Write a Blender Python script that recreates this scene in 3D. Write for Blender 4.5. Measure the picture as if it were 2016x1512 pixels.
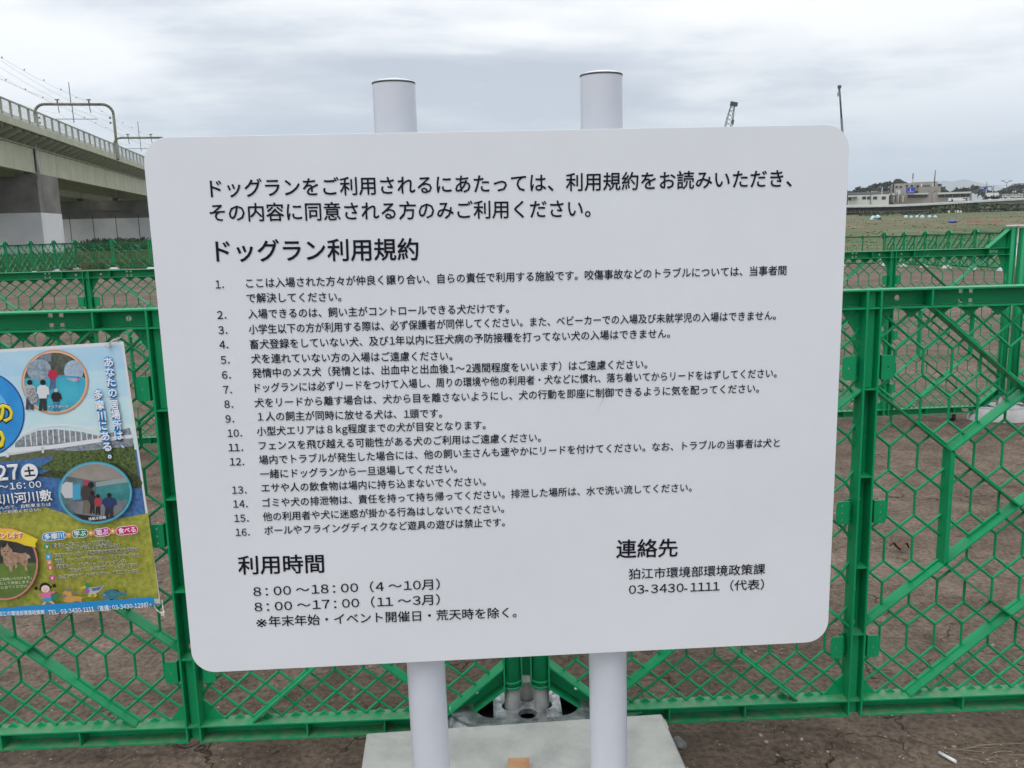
import bpy, bmesh, math, random
from mathutils import Vector, Matrix, noise
R = math.radians
rnd = random.Random(7)
scene = bpy.context.scene
for o in list(bpy.data.objects):
    bpy.data.objects.remove(o)
COL = scene.collection

# ------------------------------------------------------------------ camera
PITCH, ROLL, FPX = R(10.15), R(-1.4), 1725.0
CAM = Vector((0, 0, 1.45))
_f = Vector((0, math.cos(PITCH), -math.sin(PITCH)))
_u = Vector((0, math.sin(PITCH), math.cos(PITCH)))
_x = Vector((1, 0, 0))
CX = _x * math.cos(ROLL) + _u * math.sin(ROLL)
CU = -_x * math.sin(ROLL) + _u * math.cos(ROLL)
cam = bpy.data.cameras.new("camera")
cam.sensor_width = 36
cam.lens = FPX / 2016 * 36
cam.clip_start = 0.05
cam.clip_end = 20000
camo = bpy.data.objects.new("camera", cam)
m = Matrix((CX, CU, -_f)).transposed().to_4x4()
m.translation = CAM
camo.matrix_world = m
COL.objects.link(camo)
scene.camera = camo

# ------------------------------------------------------------------ world: overcast sky
SUN_EL, SUN_AZ = R(60), R(200)          # azimuth from +Y, clockwise
world = bpy.data.worlds.new("World")
scene.world = world
world.use_nodes = True
nt = world.node_tree
nt.nodes.clear()
N = nt.nodes.new
L = nt.links.new
out = N('ShaderNodeOutputWorld')
bg = N('ShaderNodeBackground')
bg.inputs['Strength'].default_value = 0.1
sky = N('ShaderNodeTexSky')
sky.sky_type = 'NISHITA'
sky.sun_disc = False
sky.sun_elevation = SUN_EL
sky.sun_rotation = SUN_AZ
sky.air_density = 1.3
sky.dust_density = 3.0
tc = N('ShaderNodeTexCoord')
sep = N('ShaderNodeSeparateXYZ')
L(tc.outputs['Generated'], sep.inputs[0])


def mth(op, a, b=None, c=None):
    n = N('ShaderNodeMath')
    n.operation = op
    for i, v in enumerate((a, b, c)):
        if v is None:
            continue
        if isinstance(v, (int, float)):
            n.inputs[i].default_value = v
        else:
            L(v, n.inputs[i])
    return n.outputs[0]


def ramp(fac, stops, interp='LINEAR'):
    n = N('ShaderNodeValToRGB')
    n.color_ramp.interpolation = interp
    while len(n.color_ramp.elements) < len(stops):
        n.color_ramp.elements.new(0.5)
    for e, (p, c) in zip(n.color_ramp.elements, stops):
        e.position = p
        e.color = (*c, 1)
    L(fac, n.inputs[0])
    return n.outputs[0]


zc = mth('MAXIMUM', sep.outputs['Z'], 0.0)
den = mth('ADD', zc, 0.11)
px = mth('DIVIDE', sep.outputs['X'], den)
py = mth('DIVIDE', sep.outputs['Y'], den)
comb = N('ShaderNodeCombineXYZ')
L(px, comb.inputs[0])
L(py, comb.inputs[1])
n1 = N('ShaderNodeTexNoise')
n1.inputs['Scale'].default_value = 0.55
n1.inputs['Detail'].default_value = 6
n1.inputs['Roughness'].default_value = 0.5
n1.inputs['Distortion'].default_value = 0.35
mp = N('ShaderNodeMapping')
mp.inputs['Location'].default_value = (3.1, 7.4, 0)
mp.inputs['Scale'].default_value = (0.75, 0.9, 1)
L(comb.outputs[0], mp.inputs[0])
L(mp.outputs[0], n1.inputs['Vector'])
n2 = N('ShaderNodeTexNoise')
n2.inputs['Scale'].default_value = 2.3
n2.inputs['Detail'].default_value = 5
n2.inputs['Roughness'].default_value = 0.55
L(mp.outputs[0], n2.inputs['Vector'])
mixn = mth('ADD', mth('MULTIPLY', n1.outputs[0], 0.8), mth('MULTIPLY', n2.outputs[0], 0.2))
K = 10.0
cl = ramp(mixn, [(0.40, (0.41 * K, 0.455 * K, 0.54 * K)), (0.46, (0.57 * K, 0.615 * K, 0.69 * K)),
                 (0.51, (0.84 * K, 0.86 * K, 0.89 * K)), (0.56, (1.04 * K, 1.04 * K, 1.05 * K))])
# an overcast sky is brighter overhead than at its rim
gain = mth('MULTIPLY_ADD', zc, 1.05, 1.06)
vm = N('ShaderNodeVectorMath')
vm.operation = 'SCALE'
L(cl, vm.inputs[0])
L(gain, vm.inputs['Scale'])
# pale blue haze along the horizon
hz = ramp(zc, [(0.0, (1, 1, 1)), (0.045, (0.9, 0.9, 0.9)), (0.085, (0.35, 0.35, 0.35)), (0.14, (0, 0, 0))])
mx = N('ShaderNodeMix')
mx.data_type = 'RGBA'
L(hz, mx.inputs[0])
L(vm.outputs[0], mx.inputs[6])
hzc = N('ShaderNodeRGB')
hzc.outputs[0].default_value = (0.31 * K, 0.425 * K, 0.545 * K, 1)
L(hzc.outputs[0], mx.inputs[7])
mx2 = N('ShaderNodeMix')
mx2.data_type = 'RGBA'
mx2.inputs[0].default_value = 0.95
L(sky.outputs[0], mx2.inputs[6])
L(mx.outputs[2], mx2.inputs[7])
L(mx2.outputs[2], bg.inputs['Color'])
L(bg.outputs[0], out.inputs[0])

sun = bpy.data.lights.new("sun", 'SUN')
sun.energy = 0.8
sun.angle = R(25)
sun.color = (1, 0.97, 0.93)
suno = bpy.data.objects.new("sun", sun)
sd = Vector((math.sin(SUN_AZ) * math.cos(SUN_EL), math.cos(SUN_AZ) * math.cos(SUN_EL), math.sin(SUN_EL)))
suno.rotation_euler = (-sd).to_track_quat('-Z', 'Y').to_euler()
suno.location = (0, -5, 8)
COL.objects.link(suno)

scene.view_settings.view_transform = 'Standard'
scene.view_settings.look = 'None'
scene.view_settings.exposure = 0.0
scene.view_settings.gamma = 1.0
scene.view_settings.use_curve_mapping = False


# ------------------------------------------------------------------ helpers
def ray(x, y):
    return _f + CX * ((x - 1008) / FPX) - CU * ((y - 756) / FPX)


def at(x, y, z=None, D=None):
    """point of the place seen in direction (x, y): on height z or at horizontal distance D"""
    d = ray(x, y)
    t = (z - CAM.z) / d.z if z is not None else D / math.hypot(d.x, d.y)
    return CAM + d * t


def onplane(x, y, O, n):
    d = ray(x, y)
    return CAM + d * ((O - CAM).dot(n) / d.dot(n))


def tag(o, label=None, cat=None, group=None, kind=None):
    if label: o['label'] = label
    if cat: o['category'] = cat
    if group: o['group'] = group
    if kind: o['kind'] = kind
    return o


def empty(name, loc=(0, 0, 0), rz=0, label=None, cat=None, group=None):
    o = bpy.data.objects.new(name, None)
    o.location = loc
    o.rotation_euler = (0, 0, rz)
    o.empty_display_size = 0.2
    COL.objects.link(o)
    return tag(o, label, cat, group)


def child_of(o, p):
    o.parent = p
    return o


def copy_tree(o, parent=None):
    c = o.copy()
    COL.objects.link(c)
    c.parent = parent
    for ch in o.children:
        copy_tree(ch, c)
    return c


class MB:
    def __init__(s):
        s.v, s.f, s.sm = [], [], []

    def add(s, vs, fs, smooth=False):
        b = len(s.v)
        s.v += [tuple(p) for p in vs]
        s.f += [tuple(i + b for i in f) for f in fs]
        s.sm += [smooth] * len(fs)
        return s

    def box(s, x0, x1, y0, y1, z0, z1):
        vs = [(x, y, z) for x in (x0, x1) for y in (y0, y1) for z in (z0, z1)]
        return s.add(vs, [(0, 1, 3, 2), (4, 6, 7, 5), (0, 4, 5, 1), (2, 3, 7, 6), (0, 2, 6, 4), (1, 5, 7, 3)])

    def obox(s, c, ax, ay, az, hx, hy, hz):
        c, ax, ay, az = Vector(c), Vector(ax), Vector(ay), Vector(az)
        vs = [c + ax * (hx * i) + ay * (hy * j) + az * (hz * k) for i in (-1, 1) for j in (-1, 1) for k in (-1, 1)]
        return s.add(vs, [(0, 1, 3, 2), (4, 6, 7, 5), (0, 4, 5, 1), (2, 3, 7, 6), (0, 2, 6, 4), (1, 5, 7, 3)])

    def bar(s, a, b, r, r2=None, n=6, ph=0.0, caps=True, sx=1.0, smooth=None):
        """round bar from a to b"""
        a, b = Vector(a), Vector(b)
        r2 = r if r2 is None else r2
        d = (b - a).normalized()
        h = Vector((0, 0, 1)) if abs(d.z) < 0.9 else Vector((0, 1, 0))
        e1 = d.cross(h).normalized()
        e2 = d.cross(e1)
        vs = []
        for p, q in ((a, r), (b, r2)):
            for i in range(n):
                t = ph + 2 * math.pi * i / n
                vs.append(p + e1 * (q * math.cos(t)) + e2 * (q * math.sin(t)))
        fs = [(i, (i + 1) % n, n + (i + 1) % n, n + i) for i in range(n)]
        s.add(vs, fs, (n >= 6) if smooth is None else smooth)
        if caps:
            b0 = len(s.v) - 2 * n
            s.f += [tuple(b0 + i for i in range(n))[::-1], tuple(b0 + n + i for i in range(n))]
            s.sm += [False, False]
        return s

    def path(s, pts, r, n=6):
        for a, b in zip(pts, pts[1:]):
            s.bar(a, b, r, n=n)
        return s

    def prism(s, poly, y0, y1, axis='y'):
        """polygon in the xz plane extruded along y (or in xy along z)"""
        k = len(poly)
        if axis == 'y':
            vs = [(p[0], y0, p[1]) for p in poly] + [(p[0], y1, p[1]) for p in poly]
        elif axis == 'x':
            vs = [(y0, p[0], p[1]) for p in poly] + [(y1, p[0], p[1]) for p in poly]
        else:
            vs = [(p[0], p[1], y0) for p in poly] + [(p[0], p[1], y1) for p in poly]
        fs = [tuple(range(k)), tuple(range(2 * k - 1, k - 1, -1))]
        fs += [(i, (i + 1) % k, k + (i + 1) % k, k + i) for i in range(k)]
        return s.add(vs, fs)

    def mesh(s, name):
        me = bpy.data.meshes.new(name)
        me.from_pydata(s.v, [], s.f)
        me.polygons.foreach_set('use_smooth', s.sm)
        me.update()
        bm = bmesh.new()
        bm.from_mesh(me)
        bmesh.ops.recalc_face_normals(bm, faces=bm.faces)
        bm.to_mesh(me)
        bm.free()
        return me

    def build(s, name, mat, parent=None, world=False):
        me = s.mesh(name)
        me.materials.append(mat)
        return link(name, me, parent, world)


def link(name, me, parent=None, world=False, mat=None):
    if mat is not None:
        me.materials.append(mat)
    o = bpy.data.objects.new(name, me)
    COL.objects.link(o)
    if parent is not None:
        o.parent = parent
        if world:
            M = Matrix.Translation(parent.location) @ Matrix.Rotation(parent.rotation_euler.z, 4, 'Z')
            me.transform(M.inverted())
    return o


def curve_mesh(loops, ext, bev=0.0, res=4):
    """flat shape with holes (list of closed loops in xy) given thickness 2*ext along z"""
    cu = bpy.data.curves.new('c', 'CURVE')
    cu.dimensions = '2D'
    cu.fill_mode = 'BOTH'
    cu.extrude = ext
    cu.bevel_depth = bev
    cu.bevel_resolution = 1
    for lp in loops:
        sp = cu.splines.new('POLY')
        sp.points.add(len(lp) - 1)
        for p, q in zip(sp.points, lp):
            p.co = (q[0], q[1], 0, 1)
        sp.use_cyclic_u = True
    o = bpy.data.objects.new('c', cu)
    COL.objects.link(o)
    dg = bpy.context.evaluated_depsgraph_get()
    me = bpy.data.meshes.new_from_object(o.evaluated_get(dg))
    bpy.data.objects.remove(o)
    bpy.data.curves.remove(cu)
    return me


def text_mesh(s, bold=0.0, res=2):
    """printed words as flat shapes; figures and latin letters take the wide forms of the same face"""
    w = ''.join(chr(ord(c) + 0xFEE0) if c in '0123456789.:/' or c.isascii() and c.isalpha() else c for c in s)
    cu = bpy.data.curves.new('t', 'FONT')
    cu.body = w
    cu.size = 1
    cu.resolution_u = res
    cu.extrude = 0
    cu.bevel_depth = bold
    cu.bevel_resolution = 0
    thin = lambda c: c in '0123456789' or c.isascii() and c.isalpha()
    for i, c in enumerate(s):
        nx = s[i + 1] if i + 1 < len(s) else ''
        k = 0
        if thin(c):
            k = -14 if nx and thin(nx) else -9 if nx in '.-/' else -4 if nx in '：（' else -8
            if c == '1' and nx == '1': k = -17
        elif c == '.': k = -20
        elif c == '/': k = -10
        elif c == '-': k = -6 if nx and thin(nx) else 0
        elif c == '：': k = -20
        elif c == ':': k = -22
        elif nx and thin(nx): k = -5
        if k: cu.body_format[i].kerning = k
    o = bpy.data.objects.new('t', cu)
    COL.objects.link(o)
    dg = bpy.context.evaluated_depsgraph_get()
    me = bpy.data.meshes.new_from_object(o.evaluated_get(dg))
    bpy.data.objects.remove(o)
    bpy.data.curves.remove(cu)
    if bold and len(me.vertices):
        me.transform(Matrix.Diagonal((1, 1, .0003 / bold, 1)))
    return me


def circle(cx, cy, r, n=24, ry=None, a0=0):
    ry = r if ry is None else ry
    return [(cx + r * math.cos(a0 + 2 * math.pi * i / n), cy + ry * math.sin(a0 + 2 * math.pi * i / n)) for i in range(n)]


def rrect(x0, x1, y0, y1, r, n=8):
    out = []
    for cx, cy, a in ((x1 - r, y1 - r, 0), (x0 + r, y1 - r, 90), (x0 + r, y0 + r, 180), (x1 - r, y0 + r, 270)):
        for i in range(n + 1):
            t = R(a + 90 * i / n)
            out.append((cx + r * math.cos(t), cy + r * math.sin(t)))
    return out


# ------------------------------------------------------------------ materials
def mat(name, col, rough=0.6, metal=0.0, var=0.0, scale=8.0, col2=None, bump=0.0, bscale=60.0, spec=None, coat=0.0,
        detail=5, lo=0.35, hi=0.65):
    mt = bpy.data.materials.new(name)
    mt.use_nodes = True
    t = mt.node_tree
    b = t.nodes['Principled BSDF']
    b.inputs['Base Color'].default_value = (*col, 1)
    b.inputs['Roughness'].default_value = rough
    b.inputs['Metallic'].default_value = metal
    if spec is not None:
        b.inputs['Specular IOR Level'].default_value = spec
    if coat:
        b.inputs['Coat Weight'].default_value = coat
    tcn = t.nodes.new('ShaderNodeTexCoord')
    if var > 0 or col2:
        nz = t.nodes.new('ShaderNodeTexNoise')
        nz.inputs['Scale'].default_value = scale
        nz.inputs['Detail'].default_value = detail
        nz.inputs['Roughness'].default_value = 0.6
        t.links.new(tcn.outputs['Object'], nz.inputs['Vector'])
        rp = t.nodes.new('ShaderNodeValToRGB')
        c2 = col2 if col2 else tuple(c * (1 - var) for c in col)
        c1 = col if col2 else tuple(min(1, c * (1 + var * 0.6)) for c in col)
        rp.color_ramp.elements[0].position = lo
        rp.color_ramp.elements[1].position = hi
        rp.color_ramp.elements[0].color = (*c2, 1)
        rp.color_ramp.elements[1].color = (*c1, 1)
        t.links.new(nz.outputs[0], rp.inputs[0])
        t.links.new(rp.outputs[0], b.inputs['Base Color'])
    if bump > 0:
        nb = t.nodes.new('ShaderNodeTexNoise')
        nb.inputs['Scale'].default_value = bscale
        nb.inputs['Detail'].default_value = 4
        t.links.new(tcn.outputs['Object'], nb.inputs['Vector'])
        bp = t.nodes.new('ShaderNodeBump')
        bp.inputs['Strength'].default_value = bump
        bp.inputs['Distance'].default_value = 0.01
        t.links.new(nb.outputs[0], bp.inputs['Height'])
        t.links.new(bp.outputs[0], b.inputs['Normal'])
    return mt


M_green = mat('green_plastic', (0.001, 0.285, 0.105), 0.45, spec=0.32, var=0.10, scale=5, bump=0.05, bscale=180)


def dusty(mt):
    """pale dust lying on the upper faces low on the plastic, and a few pale scuffs"""
    t = mt.node_tree
    b = t.nodes['Principled BSDF']
    src = b.inputs['Base Color'].links[0].from_socket
    nn, ln = t.nodes.new, t.links.new
    g, tcn = nn('ShaderNodeNewGeometry'), nn('ShaderNodeTexCoord')
    sn, so = nn('ShaderNodeSeparateXYZ'), nn('ShaderNodeSeparateXYZ')
    ln(g.outputs['Normal'], sn.inputs[0])
    ln(tcn.outputs['Object'], so.inputs[0])
    nz = nn('ShaderNodeTexNoise')
    nz.inputs['Scale'].default_value = 35
    nz.inputs['Detail'].default_value = 6
    ln(tcn.outputs['Object'], nz.inputs['Vector'])

    def mr(v, a, b_, c, d):
        n = nn('ShaderNodeMapRange')
        n.inputs[1].default_value, n.inputs[2].default_value = a, b_
        n.inputs[3].default_value, n.inputs[4].default_value = c, d
        ln(v, n.inputs[0])
        return n.outputs[0]

    def mul(a, b_):
        n = nn('ShaderNodeMath')
        n.operation = 'MULTIPLY'
        ln(a, n.inputs[0])
        ln(b_, n.inputs[1])
        return n.outputs[0]
    up = mr(sn.outputs['Z'], 0.75, 0.97, 0.08, 1.0)
    low = mr(so.outputs['Z'], 0.0, 0.4, 0.45, 0.05)
    f = mul(mul(up, low), mr(nz.outputs[0], 0.38, 0.62, 0.15, 1.0))
    m_ = nn('ShaderNodeMix')
    m_.data_type = 'RGBA'
    ln(f, m_.inputs[0])
    ln(src, m_.inputs[6])
    m_.inputs[7].default_value = (0.30, 0.27, 0.20, 1)
    # scuffs: stretched fine noise
    mp_ = nn('ShaderNodeMapping')
    mp_.inputs['Scale'].default_value = (14, 14, 90)
    mp_.inputs['Rotation'].default_value = (0, 0.5, 0)
    ln(tcn.outputs['Object'], mp_.inputs[0])
    n3 = nn('ShaderNodeTexNoise')
    n3.inputs['Scale'].default_value = 1.0
    n3.inputs['Detail'].default_value = 3
    ln(mp_.outputs[0], n3.inputs['Vector'])
    m2 = nn('ShaderNodeMix')
    m2.data_type = 'RGBA'
    ln(mr(n3.outputs[0], 0.68, 0.76, 0.0, 0.2), m2.inputs[0])
    ln(m_.outputs[2], m2.inputs[6])
    m2.inputs[7].default_value = (0.12, 0.42, 0.24, 1)
    ln(m2.outputs[2], b.inputs['Base Color'])


dusty(M_green)
M_board = mat('white_aluminium_sheet', (0.79, 0.81, 0.84), 0.40, var=0.03, scale=2.2, bump=0.02, bscale=220)
M_paint = mat('white_painted_steel', (0.64, 0.665, 0.72), 0.25, var=0.04, scale=4, bump=0.05, bscale=60)
M_rim = mat('scuffed_cap_rim', (0.10, 0.095, 0.09), 0.7, var=0.4, scale=60)
M_ink = mat('black_ink', (0.010, 0.010, 0.02), 0.6, spec=0.15)
M_pipe = mat('grey_steel_pipe', (0.27, 0.27, 0.26), 0.5, 0.2, var=0.2, scale=30)
M_galv = mat('silver_base_paint', (0.50, 0.52, 0.53), 0.30, 0.6, col2=(0.22, 0.23, 0.24), scale=26, bump=0.6, bscale=45, lo=0.38, hi=0.55)
M_hole = mat('black_rubber_and_hole_shade', (0.008, 0.008, 0.009), 0.8)  # wheels, and the darkness painted inside the weight's holes
M_pad = mat('pale_concrete_weight', (0.50, 0.50, 0.49), 0.8, col2=(0.36, 0.36, 0.36), scale=6, bump=0.3)
M_slab = mat('smooth_concrete', (0.52, 0.515, 0.475), 0.75, col2=(0.37, 0.37, 0.345), scale=6.5, bump=0.3, bscale=70, detail=9, lo=0.36, hi=0.58)
M_wood = mat('raw_wood', (0.55, 0.30, 0.15), 0.7, col2=(0.44, 0.22, 0.11), scale=20)
M_tie = mat('nylon_tie', (0.62, 0.64, 0.58), 0.4)
M_paper = mat('white_paper', (0.74, 0.76, 0.78), 0.45)
M_chrome = mat('bright_caster_steel', (0.6, 0.6, 0.6), 0.3, 0.9)
M_girder = mat('pale_green_girder_paint', (0.50, 0.505, 0.37), 0.6, col2=(0.42, 0.425, 0.30), scale=0.5, detail=8)
M_rail = mat('parapet_paint', (0.30, 0.31, 0.25), 0.6, var=0.2, scale=1)
M_deckedge = mat('pale_deck_edge', (0.60, 0.61, 0.58), 0.7, var=0.15, scale=1)
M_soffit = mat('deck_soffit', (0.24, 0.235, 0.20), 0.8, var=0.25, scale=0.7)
M_pier = mat('bare_pier_concrete', (0.25, 0.23, 0.205), 0.85, col2=(0.15, 0.14, 0.125), scale=0.45, detail=9)
M_pierw = mat('painted_pier_concrete', (0.78, 0.77, 0.76), 0.8, var=0.09, scale=0.35, detail=8)
M_gantry = mat('gantry_paint', (0.16, 0.16, 0.09), 0.6, var=0.2, scale=2)
M_dark = mat('dark_steel', (0.05, 0.05, 0.05), 0.6)
M_wire = mat('overhead_wire', (0.42, 0.42, 0.42), 0.5)
M_cream = mat('cream_wall', (0.62, 0.62, 0.58), 0.8, var=0.06, scale=0.3)
M_beige = mat('beige_wall', (0.36, 0.33, 0.29), 0.8, var=0.08, scale=0.2)
M_beiged = mat('ribbed_beige_wall', (0.27, 0.25, 0.22), 0.8, var=0.08, scale=0.2)
M_greyroof = mat('grey_roof', (0.12, 0.125, 0.13), 0.8)
M_glass = mat('window_glass_and_bay_shade', (0.04, 0.045, 0.05), 0.2)
M_blue = mat('blue_sign_paint', (0.01, 0.06, 0.42), 0.5)
M_white = mat('white_enamel', (0.75, 0.75, 0.75), 0.5)
M_viad = mat('painted_shade_concrete', (0.05, 0.047, 0.05), 0.9, var=0.2, scale=0.3)  # near-black colour holds the shade below the raised road
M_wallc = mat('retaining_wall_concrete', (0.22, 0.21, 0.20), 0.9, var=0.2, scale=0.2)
M_boat = mat('pale_blue_hull', (0.42, 0.62, 0.70), 0.5, var=0.1, scale=3)
M_orange = mat('orange_netting', (0.50, 0.17, 0.11), 0.7)
M_tarp = mat('blue_tarpaulin', (0.06, 0.14, 0.42), 0.6)
M_stone = mat('river_stone', (0.17, 0.17, 0.165), 0.8, var=0.25, scale=30)
M_leaf = mat('dry_leaf', (0.13, 0.075, 0.045), 0.8, var=0.3, scale=30)
M_straw = mat('dry_straw', (0.24, 0.19, 0.125), 0.8, var=0.3, scale=30)
M_chip = mat('pale_pebble', (0.34, 0.30, 0.26), 0.85, col2=(0.15, 0.12, 0.095), scale=45, lo=.36, hi=.5)
M_foli = mat('dark_foliage', (0.030, 0.048, 0.024), 0.9, col2=(0.012, 0.020, 0.012), scale=0.25)
M_foli2 = mat('riverbank_foliage', (0.07, 0.10, 0.035), 0.9, col2=(0.03, 0.05, 0.02), scale=0.6)
M_hill = mat('far_mountain_forest', (0.035, 0.05, 0.035), 0.95)
M_trunk = mat('bark', (0.06, 0.045, 0.035), 0.9)


def soil_material():
    mt = bpy.data.materials.new('bare_soil')
    mt.use_nodes = True
    t = mt.node_tree
    b = t.nodes['Principled BSDF']
    b.inputs['Roughness'].default_value = 0.92
    b.inputs['Specular IOR Level'].default_value = 0.2
    nn, ln = t.nodes.new, t.links.new
    g = nn('ShaderNodeNewGeometry')

    def nz(scale, det=6, dist=0.0, rough=0.6):
        n = nn('ShaderNodeTexNoise')
        n.inputs['Scale'].default_value = scale
        n.inputs['Detail'].default_value = det
        n.inputs['Distortion'].default_value = dist
        n.inputs['Roughness'].default_value = rough
        ln(g.outputs['Position'], n.inputs['Vector'])
        return n

    def rp(f, st):
        n = nn('ShaderNodeValToRGB')
        while len(n.color_ramp.elements) < len(st):
            n.color_ramp.elements.new(0.5)
        for e, (p, c) in zip(n.color_ramp.elements, st):
            e.position = p
            e.color = (*c, 1)
        ln(f, n.inputs[0])
        return n.outputs[0]

    def mixc(f, a, bb, mode='MIX'):
        n = nn('ShaderNodeMix')
        n.data_type = 'RGBA'
        n.blend_type = mode
        if isinstance(f, float):
            n.inputs[0].default_value = f
        else:
            ln(f, n.inputs[0])
        for s, v in ((6, a), (7, bb)):
            if isinstance(v, tuple):
                n.inputs[s].default_value = (*v, 1)
            else:
                ln(v, n.inputs[s])
        return n.outputs[2]
    big = nz(0.9, 6)
    mid = nz(6, 8, 0.4)
    fine = nz(55, 6)
    c = rp(big.outputs[0], [(0.3, (0.103, 0.077, 0.058)), (0.5, (0.143, 0.109, 0.083)), (0.7, (0.184, 0.143, 0.112))])
    c2 = rp(mid.outputs[0], [(0.3, (0.60, 0.58, 0.56)), (0.5, (0.95, 0.94, 0.93)), (0.68, (1.25, 1.22, 1.2))])
    c = mixc(1.0, c, c2, 'MULTIPLY')
    c3 = rp(fine.outputs[0], [(0.32, (0.55, 0.54, 0.53)), (0.5, (0.98, 0.98, 0.98)), (0.66, (1.3, 1.3, 1.32))])
    c = mixc(1.0, c, c3, 'MULTIPLY')
    # drying cracks
    wv = nz(3.5, 4)
    ad = nn('ShaderNodeVectorMath')
    ad.operation = 'MULTIPLY_ADD'
    ln(wv.outputs['Color'], ad.inputs[0])
    ad.inputs[1].default_value = (0.35, 0.35, 0.35)
    ln(g.outputs['Position'], ad.inputs[2])
    vo = nn('ShaderNodeTexVoronoi')
    vo.feature = 'DISTANCE_TO_EDGE'
    vo.inputs['Scale'].default_value = 2.6
    ln(ad.outputs[0], vo.inputs['Vector'])
    crack = rp(vo.outputs['Distance'], [(0.0, (1, 1, 1)), (0.010, (0, 0, 0))])
    gate = rp(nz(1.7, 3).outputs[0], [(0.50, (0, 0, 0)), (0.58, (1, 1, 1))])
    cm = mixc(1.0, crack, gate, 'MULTIPLY')
    c = mixc(cm, c, (0.028, 0.02, 0.015))
    ln(c, b.inputs['Base Color'])
    h = nn('ShaderNodeMath')
    h.operation = 'MULTIPLY_ADD'
    ln(cm, h.inputs[0])
    h.inputs[1].default_value = -0.9
    ln(fine.outputs[0], h.inputs[2])
    h2 = nn('ShaderNodeMath')
    h2.operation = 'MULTIPLY_ADD'
    ln(mid.outputs[0], h2.inputs[0])
    h2.inputs[1].default_value = 2.2
    ln(h.outputs[0], h2.inputs[2])
    bp = nn('ShaderNodeBump')
    bp.inputs['Strength'].default_value = 0.75
    bp.inputs['Distance'].default_value = 0.012
    ln(h2.outputs[0], bp.inputs['Height'])
    ln(bp.outputs[0], b.inputs['Normal'])
    return mt


def grass_material():
    mt = bpy.data.materials.new('rough_grass')
    mt.use_nodes = True
    t = mt.node_tree
    b = t.nodes['Principled BSDF']
    b.inputs['Roughness'].default_value = 0.95
    nn, ln = t.nodes.new, t.links.new
    g = nn('ShaderNodeNewGeometry')
    mpn = nn('ShaderNodeMapping')
    mpn.inputs['Scale'].default_value = (0.5, 0.12, 0.5)
    ln(g.outputs['Position'], mpn.inputs[0])
    n = nn('ShaderNodeTexNoise')
    n.inputs['Scale'].default_value = 0.8
    n.inputs['Detail'].default_value = 10
    n.inputs['Roughness'].default_value = 0.65
    ln(mpn.outputs[0], n.inputs['Vector'])
    r = nn('ShaderNodeValToRGB')
    for _ in range(2):
        r.color_ramp.elements.new(0.5)
    for e, (p, c) in zip(r.color_ramp.elements, [(0.36, (0.045, 0.062, 0.018)), (0.46, (0.085, 0.092, 0.036)),
                                                 (0.54, (0.118, 0.10, 0.052)), (0.64, (0.165, 0.138, 0.08))]):
        e.position = p
        e.color = (*c, 1)
    ln(n.outputs[0], r.inputs[0])
    big = nn('ShaderNodeTexNoise')
    big.inputs['Scale'].default_value = 1.0
    big.inputs['Detail'].default_value = 5
    mb2 = nn('ShaderNodeMapping')
    mb2.inputs['Scale'].default_value = (0.012, 0.06, 0.05)
    ln(g.outputs['Position'], mb2.inputs[0])
    ln(mb2.outputs[0], big.inputs['Vector'])
    r2 = nn('ShaderNodeValToRGB')
    r2.color_ramp.elements[0].position = .42
    r2.color_ramp.elements[1].position = .58
    r2.color_ramp.elements[0].color = (0.70, 0.95, 0.62, 1)
    r2.color_ramp.elements[1].color = (1.12, 0.98, 0.95, 1)
    ln(big.outputs[0], r2.inputs[0])
    mx_ = nn('ShaderNodeMix')
    mx_.data_type = 'RGBA'
    mx_.blend_type = 'MULTIPLY'
    mx_.inputs[0].default_value = 1
    ln(r.outputs[0], mx_.inputs[6])
    ln(r2.outputs[0], mx_.inputs[7])
    ln(mx_.outputs[2], b.inputs['Base Color'])
    return mt


M_soil = soil_material()
M_grass = grass_material()


# ------------------------------------------------------------------ ground
def sstep(a, b, x):
    t = max(0, min(1, (x - a) / (b - a)))
    return t * t * (3 - 2 * t)


PROF = [(0, -0.5), (45, -0.55), (60, -0.25), (100, 0.62), (130, 0.98), (150, 1.2), (180, 1.62), (200, 2.3), (215, 3.1), (240, 3.6), (6000, 3.6)]


def ground_z(x, y):
    w = max(0, min(1, (x + 20) / 36))
    z = 0.02 - 0.05 * sstep(2.8, 5.6, y)
    near = z - 0.0245 * max(0, min(y, 44) - 15.6) * w
    D = math.hypot(x, y)
    if y > 44:
        far = PROF[-1][1]
        for (a, za), (b, zb) in zip(PROF, PROF[1:]):
            if a <= D <= b:
                far = za + (zb - za) * (D - a) / (b - a)
                break
        k = sstep(44, 60, y)
        return near * (1 - k) + k * (far * sstep(-0.28, 0.30, x / D))
    return near


def axis(segs):
    out = []
    for a, b, n in segs:
        out += [a + (b - a) * i / n for i in range(n)]
    out.append(segs[-1][1])
    return out


def sheet(name, xs, ys, mt, amp=None, dz=0.0):
    nx = len(xs)
    vs = []
    for y in ys:
        for x in xs:
            z = ground_z(x, y) + dz
            if amp:
                z += amp(x, y)
            vs.append((x, y, z))
    fs = [(j * nx + i, j * nx + i + 1, (j + 1) * nx + i + 1, (j + 1) * nx + i) for j in range(len(ys) - 1) for i in range(nx - 1)]
    me = bpy.data.meshes.new(name)
    me.from_pydata(vs, [], fs)
    me.polygons.foreach_set('use_smooth', [True] * len(fs))
    o = link(name, me, mat=mt)
    o['kind'] = 'structure'
    return o


def soil_amp(x, y):
    n = noise.noise(Vector((x * 1.3, y * 1.3, 0))) * 0.012 + noise.noise(Vector((x * 5, y * 5, 3))) * 0.006
    if y < 6:
        n += noise.noise(Vector((x * 19, y * 19, 8))) * 0.0032
    return n


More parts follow.
